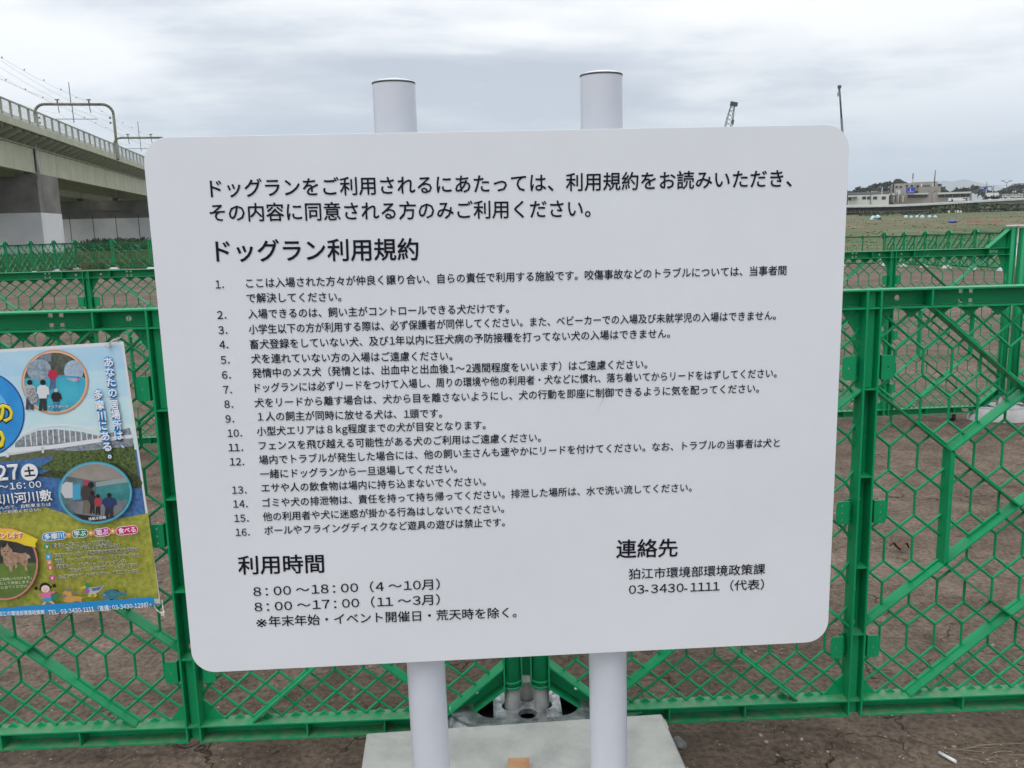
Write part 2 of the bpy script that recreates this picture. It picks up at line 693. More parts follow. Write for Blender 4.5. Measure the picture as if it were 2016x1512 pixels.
sheet('soil_ground', axis([(-21.2, -4, 24), (-4, 4, 330), (4, 16.8, 24)]),
      axis([(-8, 1.2, 14), (1.2, 5.2, 190), (5.2, 9, 60), (9, 42.2, 60)]), M_soil, soil_amp)
sheet('grass_field', axis([(-900, -60, 30), (-60, 120, 90), (120, 1200, 30)]),
      axis([(42.2, 260, 80), (260, 2500, 20)]), M_grass, lambda x, y: noise.noise(Vector((x * .15, y * .15, 1))) * 0.10)
sheet('grass_verge_left', axis([(-700, -60, 10), (-60, -21.2, 30)]), axis([(-60, 42.2, 40)]), M_grass).name = 'grass_verge'
sheet('grass_verge', axis([(16.8, 60, 30), (60, 900, 12)]), axis([(-60, 42.2, 40)]), M_grass)

# ------------------------------------------------------------------ green mesh fence
# local frame: x along the panel from its middle post, y into the scene, z up from its lower rail
PW, PH = 0.915, 1.19
YF, YB = -0.028, 0.024


def lattice():
    mb = MB()
    p, h = 0.0775, 0.0387
    X0, X1, Z0, Z1 = 0.018, 0.853, 0.048, 1.142

    def inside(x, z):
        if not (X0 < x < X1 and Z0 < z < Z1): return False
        if z < 0.05 + (x - 0.693) * 0.8 + 0.0 and x > 0.693: return False
        return True

    def seg(x0, z0, x1, z1):
        if not inside((x0 + x1) / 2, (z0 + z1) / 2): return
        x0, x1 = max(X0, min(X1, x0)), max(X0, min(X1, x1))
        z0, z1 = max(Z0, min(Z1, z0)), max(Z0, min(Z1, z1))
        d = Vector((x1 - x0, 0, z1 - z0))
        if d.length < 0.004: return
        d.normalize()
        e = Vector((-d.z, 0, d.x))
        a = Vector((x0, 0, z0)) - d * 0.0015
        b = Vector((x1, 0, z1)) + d * 0.0015
        pr = [(-0.0039, 0.0110), (-0.0019, 0.0146), (0.0019, 0.0146), (0.0039, 0.0110), (0.0019, 0.0070), (-0.0019, 0.0070)]
        vs = [q + e * u + Vector((0, v, 0)) for q in (a, b) for u, v in pr]
        n = len(pr)
        mb.add(vs, [(i, (i + 1) % n, n + (i + 1) % n, n + i) for i in range(n)], True)
    cols = [k * p for k in range(0, 12)]
    for x in cols:
        for k in range(7):
            seg(x, 0.182 + 0.1295 * k, x, 0.249 + 0.1295 * k)
    for x in cols:
        for k in range(6):
            za, zb = 0.249 + 0.1295 * k, 0.3115 + 0.1295 * k
            zm = (za + zb) / 2
            for sgn in (-1, 1):
                seg(x, za, x + sgn * h, zm)
                seg(x + sgn * h, zm, x + sgn * p, zb)
        for z, dz in ((0.182, -0.033), (1.026, 0.033)):
            for sgn in (-1, 1):
                for j in range(4):
                    seg(x + sgn * h * j, z + dz * j, x + sgn * h * (j + 1), z + dz * (j + 1))
    n = len(mb.v)
    # corner plates where the wires meet the rails
    for k in range(11):
        xm = (k + 0.5) * p
        if xm > 0.83: continue
        mb.prism([(xm - 0.034, 1.143), (xm, 1.112), (xm + 0.034, 1.143)], 0.008, 0.016)
        if xm < 0.69:
            mb.prism([(xm - 0.016, 0.047), (xm, 0.060), (xm + 0.016, 0.047)], 0.008, 0.016)
    mb.prism([(0.017, 1.143), (0.075, 1.143), (0.040, 1.09), (0.017, 1.05)], 0.009, 0.015)
    mb.prism([(0.017, 0.047), (0.075, 0.047), (0.040, 0.09), (0.017, 0.11)], 0.009, 0.015)
    mb.prism([(0.854, 1.143), (0.79, 1.143), (0.815, 1.08), (0.854, 0.98)], 0.009, 0.015)
    # mirror
    base_v, base_f = list(mb.v), list(mb.f)
    nb = len(mb.sm)
    mb.add([(-x, y, z) for x, y, z in base_v], [f[::-1] for f in base_f])
    mb.sm[nb:] = mb.sm[:nb]
    return mb


BR = [((.16, .05), (.43, .28)), ((.43, .28), (.625, .434)), ((.235, .434), (.43, .28)), ((.43, .28), (.70, .052)),
      ((.235, .434), (.235, .756)), ((.625, .434), (.625, .756)),
      ((.018, .262), (.43, .595)), ((.43, .595), (.853, .928)), ((.018, .928), (.43, .595)), ((.43, .595), (.853, .262)),
      ((.235, .756), (.43, .91)), ((.43, .91), (.70, 1.14)), ((.16, 1.14), (.43, .91)), ((.43, .91), (.625, .756))]


def rib(mb, a, b, t=0.0045, y0=-0.022, y1=0.022):
    d = Vector((b[0] - a[0], 0, b[1] - a[1])).normalized()
    e = Vector((-d.z, 0, d.x)) * (t / 2)
    A, B = Vector((a[0], 0, a[1])), Vector((b[0], 0, b[1]))
    vs = [q + e * s + Vector((0, y, 0)) for q in (A, B) for s in (-1, 1) for y in (y0, y1)]
    return mb.add(vs, [(0, 1, 3, 2), (4, 6, 7, 5), (0, 4, 5, 1), (2, 3, 7, 6), (0, 2, 6, 4), (1, 5, 7, 3)])


def plate(mb_list, loops, y, t=0.004):
    me = curve_mesh(loops, t / 2)
    me.transform(Matrix.Translation((0, y, 0)) @ Matrix.Rotation(R(90), 4, 'X'))
    v = [tuple(p.co) for p in me.vertices]
    f = [tuple(p.vertices) for p in me.polygons]
    bpy.data.meshes.remove(me)
    mb_list.add(v, f)


def sq(cx, cz, a, b=None):
    b = a if b is None else b
    return [(cx - a, cz - b), (cx + a, cz - b), (cx + a, cz + b), (cx - a, cz + b)]


def top_rail():
    mb = MB()
    for s in (-1, 1):
        a, b = (0.0205, 0.8505) if s > 0 else (-0.8505, -0.0205)
        mb.box(a, b, YF, YB, 1.186, 1.190)
        mb.box(a, b, YF, YB, 1.140, 1.144)
        holes = [circle(s * 0.081, 1.164, 0.0075, 12)] + [sq(s * x, z, 0.006, 0.005) for x in (0.250, 0.277) for z in (1.177, 1.152)]
        holes += [rrect(min(s * .735, s * .79), max(s * .735, s * .79), 1.155, 1.175, 0.005, 3)]
        plate(mb, [[(a, 1.1445), (b, 1.1445), (b, 1.1855), (a, 1.1855)]] + holes, 0.021)
        for x in (0.152, 0.70):
            mb.box(s * x - 0.002, s * x + 0.002, YF + 0.001, 0.0185, 1.1445, 1.1855)
    return mb


def bottom_rail():
    mb = MB()
    for s in (-1, 1):
        a, b = (0.0205, 0.693) if s > 0 else (-0.693, -0.0205)
        mb.box(a, b, YF, YB, 0.0, 0.004)
        mb.box(a, b, YF, YB, 0.044, 0.048)
        holes = [circle(s * x, 0.036, 0.005, 8) for x in (0.165, 0.205, 0.44)] + \
                [rrect(min(s * .60, s * .655), max(s * .60, s * .655), 0.012, 0.034, 0.004, 3)]
        plate(mb, [[(a, 0.0045), (b, 0.0045), (b, 0.0435), (a, 0.0435)]] + holes, 0.021)
        for x in (0.308, 0.52):
            mb.box(s * x - 0.002, s * x + 0.002, YF + 0.001, 0.0185, 0.0045, 0.0435)
        # handle slot rim
        mb.box(min(s * .596, s * .66), max(s * .596, s * .66), YF, 0.0185, 0.008, 0.0115)
        mb.box(min(s * .596, s * .66), max(s * .596, s * .66), YF, 0.0185, 0.0345, 0.038)
        mb.box(s * .66 - .002, s * .66 + .002, YF, 0.0185, 0.0115, 0.0345)
    return mb


def slope_rail(s):
    mb = MB()
    P = [(.693, 0), (.853, .120), (.853, .184), (.693, .048)]
    P = [(s * x, z) for x, z in P]
    rib(mb, P[0], P[1], 0.004, YF, YB)
    rib(mb, P[3], P[2], 0.004, YF, YB)
    hole = circle(s * .775, .092, .0055, 8)
    i = 0.002
    plate(mb, [[(P[0][0], P[0][1] + i), (P[1][0], P[1][1] + i), (P[2][0], P[2][1] - i), (P[3][0], P[3][1] - i)], hole], 0.019)
    return mb


def peak(s):
    mb = MB()
    mb.prism([(s * .70, 1.1905), (s * .853, 1.1905), (s * .853, 1.318)], 0.018, 0.022)
    rib(mb, (s * .695, 1.190), (s * .853, 1.325), 0.005, YF, YB)
    return mb


def mid_post():
    mb = MB()
    for s in (-1, 1):
        mb.box(s * .018 - .0025, s * .018 + .0025, YF - 0.002, YB, 0.0, 1.1895)
    for z0, z1, yw in ((.0, .244, -.012), (.93, 1.188, -.012)):
        mb.prism([(-.0155, .016), (-.0155, yw + .006), (-.009, yw), (.009, yw), (.0155, yw + .006), (.0155, .016)], z0 + .003, z1 - .003, axis='z')
    plate(mb, [[(-.0155, .246), (.0155, .246), (.0155, .928), (-.0155, .928)], circle(0.002, .83, .005, 8),
               circle(.004, .62, .004, 8), circle(.004, .36, .004, 8), circle(0, .262, .009, 10)], 0.019)
    for z in (0.046, .244, .438, .693, .93, 1.142, 1.188):
        mb.box(-.0155, .0155, YF, .0185, z - .002, z + .002)
    return mb


def end_post(s):
    mb = MB()
    x = s * .874
    mb.bar((x, 0, .118), (x, 0, 1.33), .0245, n=16)
    mb.box(s * .853 - .002, s * .853 + .002, YF, YB, .112, 1.33)
    mb.box(min(s * .899, s * .903), max(s * .899, s * .903), -.012, .02, .118, 1.33)
    for z in (.118, .134):
        mb.bar((x, 0, z), (x, 0, z + .006), .0275, n=16)
    return mb


def tab(s, z, n):
    mb = MB()
    a, b = s * .036, s * .068
    x0, x1 = min(a, b), max(a, b)
    hs = [circle((x0 + x1) / 2, z + d, .0028, 8) for d in ((0,) if n == 1 else (-.02, 0, .02))]
    c = .006
    k = [(x0, z - .032), (x1 - c, z - .032), (x1, z - .032 + c), (x1, z + .032 - c), (x1 - c, z + .032), (x0, z + .032)]
    if s < 0:
        k = [(x1, z - .032), (x1, z + .032), (x0 + c, z + .032), (x0, z + .032 - c), (x0, z - .032 + c), (x0 + c, z - .032)]
    plate(mb, [k] + hs, -.010, .004)
    mb.box(min(s * .034, s * .036), max(s * .034, s * .036), -.012, .012, z - .032, z + .032)
    mb.box(min(s * .020, s * .036), max(s * .020, s * .036), .010, .014, z - .032, z + .032)
    return mb


def make_panel():
    root = empty('mesh_fence')
    top_rail().build('top_rail', M_green, root)
    bottom_rail().build('bottom_rail', M_green, root)
    o = lattice().build('hexagon_mesh', M_green, root)
    mid_post().build('middle_post', M_green, root)
    for s in (-1, 1):
        slope_rail(s).build('sloping_rail', M_green, root)
        peak(s).build('raised_corner', M_green, root)
        end_post(s).build('end_post', M_green, root)
        for z, n in ((.20, 1), (.59, 3), (.985, 1)):
            tab(s, z, n).build('tab', M_green, root)
        for a, b in BR:
            mb = MB()
            rib(mb, (s * a[0], a[1]), (s * b[0], b[1]), t=.0115 if a[0] == b[0] else .0045)
            mb.build('brace', M_green, root)
        p = MB().bar((s * .874, 0, -.10), (s * .874, 0, .117), .0215, n=14).build('grey_leg_pipe', M_pipe, root)
    return root


panel0 = make_panel()

NEAR_A = Vector((-0.894, 2.221, 0))
NEAR_B = Vector((0.934, 2.273, 0))
near_yaw = math.atan2(NEAR_B.y - NEAR_A.y, NEAR_B.x - NEAR_A.x)
GF = 'green mesh fence panels set end to end'
panel0.location = (NEAR_A.x, NEAR_A.y, 0.08)
panel0.rotation_euler.z = near_yaw
tag(panel0, 'green plastic mesh fence panel carrying the blue event poster, left of the white sign', 'fence panel', GF)
pn = copy_tree(panel0)
pn.location = (NEAR_B.x, NEAR_B.y, 0.08)
tag(pn, 'nearest green mesh fence panel on the right of the white sign, close to the camera', 'fence panel', GF)

# second row, running to the right and a little away
S0 = Vector((2.704, 6.2386, 0))
sy = R(4.0)
sd2 = Vector((math.cos(sy), math.sin(sy), 0))
second = [(-3, 'second row fence panel with its middle post seen above the poster'),
          (-2, 'second row fence panel half hidden behind the left part of the white sign'),
          (-1, 'second row fence panel behind the middle of the white sign'),
          (0, 'second row fence panel with a small caster wheel, just right of the white sign'),
          (1, 'second row fence panel at the right edge, beyond the raised white capped joint')]
for k, lb in second:
    c = copy_tree(panel0)
    P = S0 + sd2 * (1.838 * k)
    c.location = (P.x, P.y, 0.032 + 0.004 * (-k))
    c.rotation_euler.z = sy
    tag(c, lb, 'fence panel', GF)
    if k == 0: pcast = c
# dividing row between them, hidden behind the sign
J1 = (NEAR_A + NEAR_B) / 2
J2 = S0 + sd2 * (1.838 * -1.5)
for k in (0, 1):
    c = copy_tree(panel0)
    q = J1.lerp(J2, 0.25 + 0.5 * k) + Vector((0, 0.03, 0))
    c.location = (q.x, q.y, 0.06)
    c.rotation_euler.z = math.atan2(J2.y - J1.y, J2.x - J1.x)
    tag(c, ('dividing fence panel running away behind the white sign, nearer one', 'dividing fence panel running away behind the white sign, farther one')[k], 'fence panel', GF)


# base weights
def make_base(full=True):
    root = empty('ballast_weight')
    mb = MB()
    lo, hi = circle(0, 0, .275, 40, ry=.150), circle(0, 0, .215, 40, ry=.118)
    mid = circle(0, 0, .265, 40, ry=.146)
    vs = [(x, y, 0) for x, y in lo] + [(x, y, .045) for x, y in mid] + [(x, y, .100) for x, y in hi]
    n = 40
    fs = []
    for k in range(2):
        fs += [(k * n + i, k * n + (i + 1) % n, (k + 1) * n + (i + 1) % n, (k + 1) * n + i) for i in range(n)]
    mb.add(vs, fs, True)
    mb.build('weight', M_pad if not full else M_galv, root)
    holes = [circle(sx * .045, 0, .0255, 16) for sx in (-1, 1)] + [circle(0, sy_ * .043, .0255, 16) for sy_ in (-1, 1)]
    for s in (-1, 1):
        D = [(s * (.094 + .050 * math.cos(t)) if math.cos(t) > 0 else s * .094, .058 * math.sin(t)) for t in
             [R(a) for a in range(-90, 91, 15)]]
        holes.append(D)
    me = curve_mesh([circle(0, 0, .216, 40, ry=.119)] + holes, .006)
    me.transform(Matrix.Translation((0, 0, .101)))
    o = link('top_plate', me, root, mat=M_galv if full else M_pad)
    me2 = MB().prism(circle(0, 0, .21, 24, ry=.115), .062, .064, axis='z')  # black disc: darkness inside the sockets and grip holes put into colour
    me2.build('painted_hole_shade', M_hole, root)
    return root


base0 = make_base()
base0.location = (J1.x, J1.y, 0.012)
base0.scale = (1, 1, 1.17)
base0.rotation_euler.z = near_yaw
tag(base0, 'silver painted base weight with dark grip holes below the sign, holding grey pipes', 'fence base', 'weights under the fence joints')
MB().bar((0, .043, .07), (0, .043, .155), .0215, n=14).build('grey_pipe', M_pipe, base0)
base1 = make_base(False)
BG = 'weights under the fence joints'
for k, lb in ((-3.5, 'pale base weight under second row joint beyond the left picture edge'), (-2.5, 'pale base weight under second row joint hidden left behind the sign'),
              (-1.5, 'pale base weight where the dividing row meets the second row'),
              (-0.5, 'pale base weight under second row joint hidden right behind the sign'),
              (0.5, 'pale grey base weight under the white capped second row joint at right')):
    b = base1 if k == -3.5 else copy_tree(base1)
    P = S0 + sd2 * (1.838 * k)
    b.location = (P.x, P.y, -0.036)
    b.rotation_euler.z = sy
    tag(b, lb, 'fence base', BG)
    cap = MB()
    cap.prism(rrect(-.085, .085, -.03, .03, .02, 4), 1.372, 1.380, axis='z')
    cap.box(-.004, .004, -.004, .004, 1.25, 1.3715)
    q = empty('joint_cover', (P.x, P.y, 0.0), sy, 'off white cap plate over the fence joint ' + {-3.5: 'beyond the left edge', -2.5: 'hidden left behind the sign', -1.5: 'at the dividing row', -0.5: 'hidden right behind the sign', 0.5: 'at the right picture edge'}[k], 'joint cap', 'caps on the fence joints')
    cap.build('cap_plate', M_paper, q)
    MB().bar((0, 0, .88), (0, 0, 1.25), .004, n=6).build('gap_light_rod', M_chrome, q)  # bright rod added in place of the light gap between the end posts

# caster under the second row panel
cm = MB()
cx_, cz_ = .52, -.03
cm.bar((cx_ - .012, 0, cz_), (cx_ + .012, 0, cz_), .030, n=18)
wheel = cm.build('caster_wheel', M_hole, pcast)
cm = MB()
cm.box(cx_ - .03, cx_ + .03, -.03, .03, -.004, 0)
cm.box(cx_ - .020, cx_ - .016, -.022, .022, -.034, -.004)
cm.box(cx_ + .016, cx_ + .020, -.022, .022, -.034, -.004)
cm.bar((cx_ - .022, 0, cz_), (cx_ + .022, 0, cz_), .006, n=8)
cm.bar((cx_ - .05, -.01, -.012), (cx_ - .02, 0, -.008), .005, n=6)
cm.build('caster_fork', M_chrome, pcast)

# far enclosure: each panel one object, parts too small to show
jm = MB()
for o in panel0.children:
    if o.name.split('.')[0] in ('tab', 'grey_leg_pipe'):
        continue
    me = o.data
    jm.add([tuple(v.co) for v in me.vertices], [tuple(p.vertices) for p in me.polygons])
far_me = jm.mesh('far_panel')
far_me.materials.append(M_green)
fb = MB()
fb.prism(circle(0, 0, .26, 12, ry=.14), 0, .06, axis='z')
fb.prism(circle(0, 0, .20, 12, ry=.10), .06, .11, axis='z')
farbase_me = fb.mesh('far_base')
farbase_me.materials.append(M_white)
CL, CR = Vector((-20.5, 42.02, 0.0)), Vector((16.22, 38.2, -0.54))


def far_row(A, B, n, where, names):
    yaw = math.atan2(B.y - A.y, B.x - A.x)
    pitch = math.hypot(B.x - A.x, B.y - A.y) / n
    for i in range(n):
        q = A.lerp(B, (i + 0.5) / n)
        o = bpy.data.objects.new('mesh_fence', far_me)
        COL.objects.link(o)
        o.location = q
        o.location.z += 0.03
        o.rotation_euler.z = yaw
        lb, lw = names(i)
        tag(o, 'distant green mesh fence ' + lb, 'fence panel', 'panels of the ' + where)
        b = bpy.data.objects.new('ballast_weight', farbase_me)
        COL.objects.link(b)
        b.location = A.lerp(B, i / n)
        b.location.z -= 0.05
        b.rotation_euler.z = yaw
        tag(b, 'small pale base weight ' + lw, 'fence base', 'base weights of the ' + where)


OD = ['first', 'second', 'third', 'fourth', 'fifth', 'sixth', 'seventh', 'eighth', 'ninth']


def cross_names(i):
    if i == 0: return 'panel facing us just right of the far left corner', 'at the far left corner of the enclosure'
    if i == 1: return 'panel in the far row, cut by the left sign edge', 'in the far row beside the left sign edge'
    if i == 19: return 'panel facing us just left of the far right corner', 'in the far row, one panel left of the far right corner'
    return 'panel of the far row hidden behind the white sign', 'in the far row hidden behind the white sign'


far_row(CL, CR, 20, 'far cross row of the dog enclosure', cross_names)
far_row(Vector((-20.9, 29.1, 0.0)), CL, 7, 'receding left side row of the dog enclosure',
        lambda i: ('panel, %s toward us from the far left corner' % OD[6 - i], 'of the left side row, %s joint from the far left corner' % OD[6 - i]))
far_row(CR, Vector((16.22, 21.6, -0.12)), 9, 'receding right side row of the dog enclosure',
        lambda i: ('panel, %s toward us from the far right corner' % OD[i], 'of the right side row, %s joint from the far right corner' % OD[i]))

# ------------------------------------------------------------------ the rules sign
BC = Vector((-0.0043, 1.5373, 1.1304))
byaw, btilt = R(3.025), R(-0.22)
BA = Vector((math.cos(byaw), math.sin(byaw), 0))
BN = Vector((-math.sin(byaw), math.cos(byaw), 0))
BU = (Vector((0, 0, 1)) * math.cos(btilt) + BN * math.sin(btilt)).normalized()
BNn = BA.cross(BU) * -1          # points away from the camera
BNn = BU.cross(BA)
if BNn.y < 0: BNn = -BNn
BM = Matrix((BA, BU, -BNn)).transposed().to_4x4()   # local z toward the viewer
BM.translation = BC
sign = empty('information_sign', (0, 1.60, 0.18), byaw, 'big white dog run rules board on two white posts, black Japanese lettering', 'sign')
me = curve_mesh([rrect(-.6, .6, -.48, .48, .042, 10)], .0012, .0004)
me.transform(BM @ Matrix.Translation((0, 0, -.0016)))
board = link('board', me, sign, True, M_board)

POSTS = [((-0.1775, 1.592, 0.18), (-0.1925, 1.588, 1.698)), ((0.1785, 1.612, 0.18), (0.1695, 1.608, 1.706))]
for a, b in POSTS:
    a, b = Vector(a), Vector(b)
    mb = MB()
    mb.bar(a, b, .0372, n=48, caps=False)
    po = mb.build('post', M_paint, sign, True)
    mb = MB()
    mb.bar(b, b + Vector((0, 0, .0028)), .0378, .0374, n=48)
    mb.build('cap_rim', M_rim, po, False).matrix_parent_inverse = Matrix.Identity(4)
    o = bpy.data.objects[po.children[0].name]
    o.data.transform((Matrix.Translation(sign.location) @ Matrix.Rotation(sign.rotation_euler.z, 4, 'Z')).inverted())
    mb = MB()
    # shallow domed lid
    prof = [(.0362, .003), (.030, .0062), (.018, .0085), (.0005, .0092)]
    vs, n = [], 32
    for r_, z_ in prof:
        vs += [(b.x + r_ * math.cos(2 * math.pi * i / n), b.y + r_ * math.sin(2 * math.pi * i / n), b.z + z_) for i in range(n)]
    mb.add(vs, [(k * n + i, k * n + (i + 1) % n, (k + 1) * n + (i + 1) % n, (k + 1) * n + i) for k in range(3) for i in range(n)], True)
    mb.build('cap', M_paint, sign, True)
    for h in (0.25, -0.25):
        c = BC + BU * h
        mb = MB()
        yb_ = BC.y + (a.x - BC.x) * math.tan(byaw)
        mb.box(a.x - .05, a.x + .05, yb_ + .0075, a.y - .025, c.z - .015, c.z + .015)
        o = mb.build('bracket', M_paint, sign, True)

FONT_MID = 0.37


def print_line(s, xl, yl, xr, yr, size, O, A, U, Nn, parent, material, name='lettering', bold=0.0, off=0.0006, fit=True, res=2):
    """set one printed line on the plane (O, A, U): from the left end to the right end of the words"""
    pl = onplane(xl, yl, O, Nn) - O
    pr = onplane(xr, yr, O, Nn) - O
    a, b = Vector((pl.dot(A), pl.dot(U))), Vector((pr.dot(A), pr.dot(U)))
    me = text_mesh(s, bold, res)
    if not len(me.vertices):
        return None
    xs = [v.co.x for v in me.vertices]
    w = max(xs) - min(xs)
    d = b - a
    sx = d.length / w
    ang = math.atan2(d.y, d.x)
    sy_ = size if size else sx
    M = Matrix((A, U, -Nn)).transposed().to_4x4()
    M.translation = O
    M = M @ Matrix.Translation((a.x, a.y, off)) @ Matrix.Rotation(ang, 4, 'Z') @ Matrix.Diagonal((sx, sy_, 1, 1)) @ Matrix.Translation((-min(xs), -FONT_MID, 0))
    me.transform(M)
    return link(name, me, parent, True, material)


def brd(s, xl, yl, xr, yr, size, bold=0.004, name='lettering'):
    o = print_line(s, xl, yl, xr, yr, size, BC, BA, BU, BNn, sign, M_ink, name, bold, 0.0011)
    return o


H1, H2, BODY, SM = .0328, .0405, .0182, .0228
brd('ドッグランをご利用されるにあたっては、利用規約をお読みいただき、', 414, 371.5, 1559, 351, H1, .010, 'heading_lettering')
brd('その内容に同意される方のみご利用ください。', 413, 419, 1163, 410.5, H1, .010, 'heading_lettering')
brd('ドッグラン利用規約', 425, 494.5, 824, 491, H2, .014, 'heading_lettering')
ITEMS = [
 ('1.', 424.6, 559.7, 440.6, 559.3), ('ここは入場された方々が仲良く譲り合い、自らの責任で利用する施設です。咬傷事故などのトラブルについては、当事者間', 484.6, 557.6, 1548, 532),
 ('で解決してください。', 485.5, 586.8, 672, 584),
 ('2.', 427.7, 620, 445.5, 619.5), ('入場できるのは、飼い主がコントロールできる犬だけです。', 488.3, 618.2, 1002, 606.8),
 ('3.', 430, 649.8, 447.7, 649.4), ('小学生以下の方が利用する際は、必ず保護者が同伴してください。また、ベビーカーでの入場及び未就学児の入場はできません。', 490, 648.3, 1527.4, 620.6),
 ('4.', 432, 678.5, 449.7, 678), ('畜犬登録をしていない犬、及び1年以内に狂犬病の予防接種を打ってない犬の入場はできません。', 491.7, 677.9, 1319.2, 656),
 ('5.', 434.8, 708.5, 452, 708), ('犬を連れていない方の入場はご遠慮ください。', 494.6, 706, 890.5, 700.2),
 ('6.', 437, 738, 454.5, 737.5), ('発情中のメス犬（発情とは、出血中と出血後1～2週間程度をいいます）はご遠慮ください。', 496.7, 734.4, 1274.6, 716.5),
 ('7.', 439.6, 767, 456.5, 766.5), ('ドッグランには必ずリードをつけて入場し、周りの環境や他の利用者・犬などに慣れ、落ち着いてからリードをはずしてください。', 501.8, 763.6, 1529, 734.4),
 ('8.', 441.7, 795.4, 459, 795), ('犬をリードから離す場合は、犬から目を離さないようにし、犬の行動を即座に制御できるように気を配ってください。', 501.2, 793, 1494.3, 764.2),
 ('9.', 444, 824.3, 461, 824), ('１人の飼主が同時に放せる犬は、1頭です。', 507.7, 820.1, 870.2, 813.3),
 ('10.', 448.2, 852.6, 476.5, 852), ('小型犬エリアは８kg程度までの犬が目安となります。', 505.7, 849, 956, 836.2),
 ('11.', 450, 880.8, 478.6, 880.3), ('フェンスを飛び越える可能性がある犬のご利用はご遠慮ください。', 509.5, 877.3, 1064.8, 860.9),
 ('12.', 452.7, 908.8, 481, 908.3), ('場内でトラブルが発生した場合には、他の飼い主さんも速やかにリードを付けてください。なお、トラブルの当事者は犬と', 510, 905.5, 1535, 871.3),
 ('一緒にドッグランから一旦退場してください。', 512.2, 933.2, 899.4, 921.9),
 ('13.', 457, 964.5, 485.4, 964), ('エサや人の飲食物は場内に持ち込まないでください。', 514.6, 960.6, 956, 947.2),
 ('14.', 459.5, 991.8, 487.5, 991.3), ('ゴミや犬の排泄物は、責任を持って持ち帰ってください。排泄した場所は、水で洗い流してください。', 516.7, 989.8, 1361.8, 959.1),
 ('15.', 461.6, 1020, 489.6, 1019.5), ('他の利用者や犬に迷惑が掛かる行為はしないでください。', 517.6, 1017.1, 992.3, 1000.8),
 ('16.', 464, 1047.5, 491.7, 1047), ('ボールやフライングディスクなど遊具の遊びは禁止です。', 520.5, 1044.5, 994, 1027.6),
]
for s, a, b, c, d in ITEMS:
    brd(s, a, b, c, d, BODY, .009, 'number_lettering' if s[0] in '0123456789' else 'rule_lettering')
brd('利用時間', 468.6, 1113, 638, 1109.2, .0385, .014, 'heading_lettering')
brd('8：00 ～18：00（4 ～10月）', 498.7, 1164.4, 866, 1149.5, SM, .008, 'hours_lettering')
brd('8：00 ～17：00（11 ～3月）', 501, 1194.6, 866, 1179.7, SM, .008, 'hours_lettering')
brd('※', 504.5, 1225.5, 525.5, 1224.8, .0300, .0, 'hours_lettering')
brd('年末年始・イベント開催日・荒天時を除く。', 529, 1223.2, 1017, 1205, SM, .008, 'hours_lettering')
brd('連絡先', 1213, 1081, 1334.2, 1078, .0385, .014, 'heading_lettering')
brd('狛江市環境部環境政策課', 1237.5, 1130.1, 1506.3, 1119.7, SM, .008, 'contact_lettering')
brd('03-3430-1111（代表）', 1237.8, 1160.5, 1504, 1150, SM, .008, 'contact_lettering')

# concrete foundation slab under it
slab = empty('concrete_slab', (0, 1.5, 0.02), R(4.3), 'smooth pale grey concrete slab that the two sign posts stand in', 'slab')
sm_ = MB()
u = Vector((math.cos(R(4.3)), math.sin(R(4.3)), 0))
v = Vector((-u.y, u.x, 0))
bl, br = Vector((-0.395, 2.060, 0)), Vector((0.373, 2.121, 0))
cx0, cy0 = (bl + br) / 2 if False else ((bl.x + br.x) / 2, (bl.y + br.y) / 2)
Ctr = Vector((cx0, cy0, 0)) - v * 0.39
W2, Dp = 0.386, 0.39
vs = []
c_ = .006
for z, i in ((0.0, 0), (0.18 - c_, 0), (0.18, c_)):
    for a_, b_ in ((-1, -1), (1, -1), (1, 1), (-1, 1)):
        p = Ctr + u * (a_ * (W2 - i)) + v * (b_ * (Dp - i))
        vs.append((p.x, p.y, z))
fs = [(k * 4 + i, k * 4 + (i + 1) % 4, (k + 1) * 4 + (i + 1) % 4, (k + 1) * 4 + i) for k in range(2) for i in range(4)] + [(8, 9, 10, 11), (3, 2, 1, 0)]
sm_.add(vs, fs)
sm_.build('slab_block', M_slab, slab, True)
lm = MB()
for k in range(40):
    a_ = rnd.choice((-1, 1)) * rnd.uniform(W2 - .003, W2 + .0005)
    b_ = rnd.uniform(-Dp, Dp)
    p = Ctr + u * a_ + v * b_
    lm.obox((p.x, p.y, rnd.uniform(.12, .178)), u, v, Vector((0, 0, 1)), .002, rnd.uniform(.004, .02), rnd.uniform(.001, .004))
lm.build('rough_mortar_edge', M_slab, slab, True)['kind'] = 'stuff'
wb = MB().obox((-.006, 1.893, .187), Vector((1, .03, 0)), Vector((-.03, 1, 0)), Vector((0, 0, 1)), .0255, .022, .007)
tag(wb.build('wood_block', M_wood), 'small orange brown wood offcut lying on the slab between the posts', 'wood block')

# ------------------------------------------------------------------ poster on the left fence panel
PO = Vector((NEAR_A.x, NEAR_A.y, 0)) + Vector((math.sin(near_yaw), -math.cos(near_yaw), 0)) * .035
PAx = Vector((math.cos(near_yaw), math.sin(near_yaw), 0))
PN = Vector((-math.sin(near_yaw), math.cos(near_yaw), 0))
PU = Vector((0, 0, 1))
trp = onplane(243, 672, PO, PN)
brp = onplane(316, 1188, PO, PN)
down = (brp - trp)
PH_ = down.length
down.normalize()
left = down.cross(PN).normalized()
if left.dot(PAx) > 0: left = -left
QA, QU = -left, -down
poster = empty('event_poster', (trp.x, trp.y, brp.z), near_yaw, 'blue and green river festival poster tied to the left fence panel', 'poster')


def q2(x, y):
    p = onplane(x, y, trp, PN) - trp
    return (p.dot(QA), p.dot(QU))


QM = Matrix((QA, QU, -PN)).transposed().to_4x4()
QM.translation = trp
layer = [0.0]


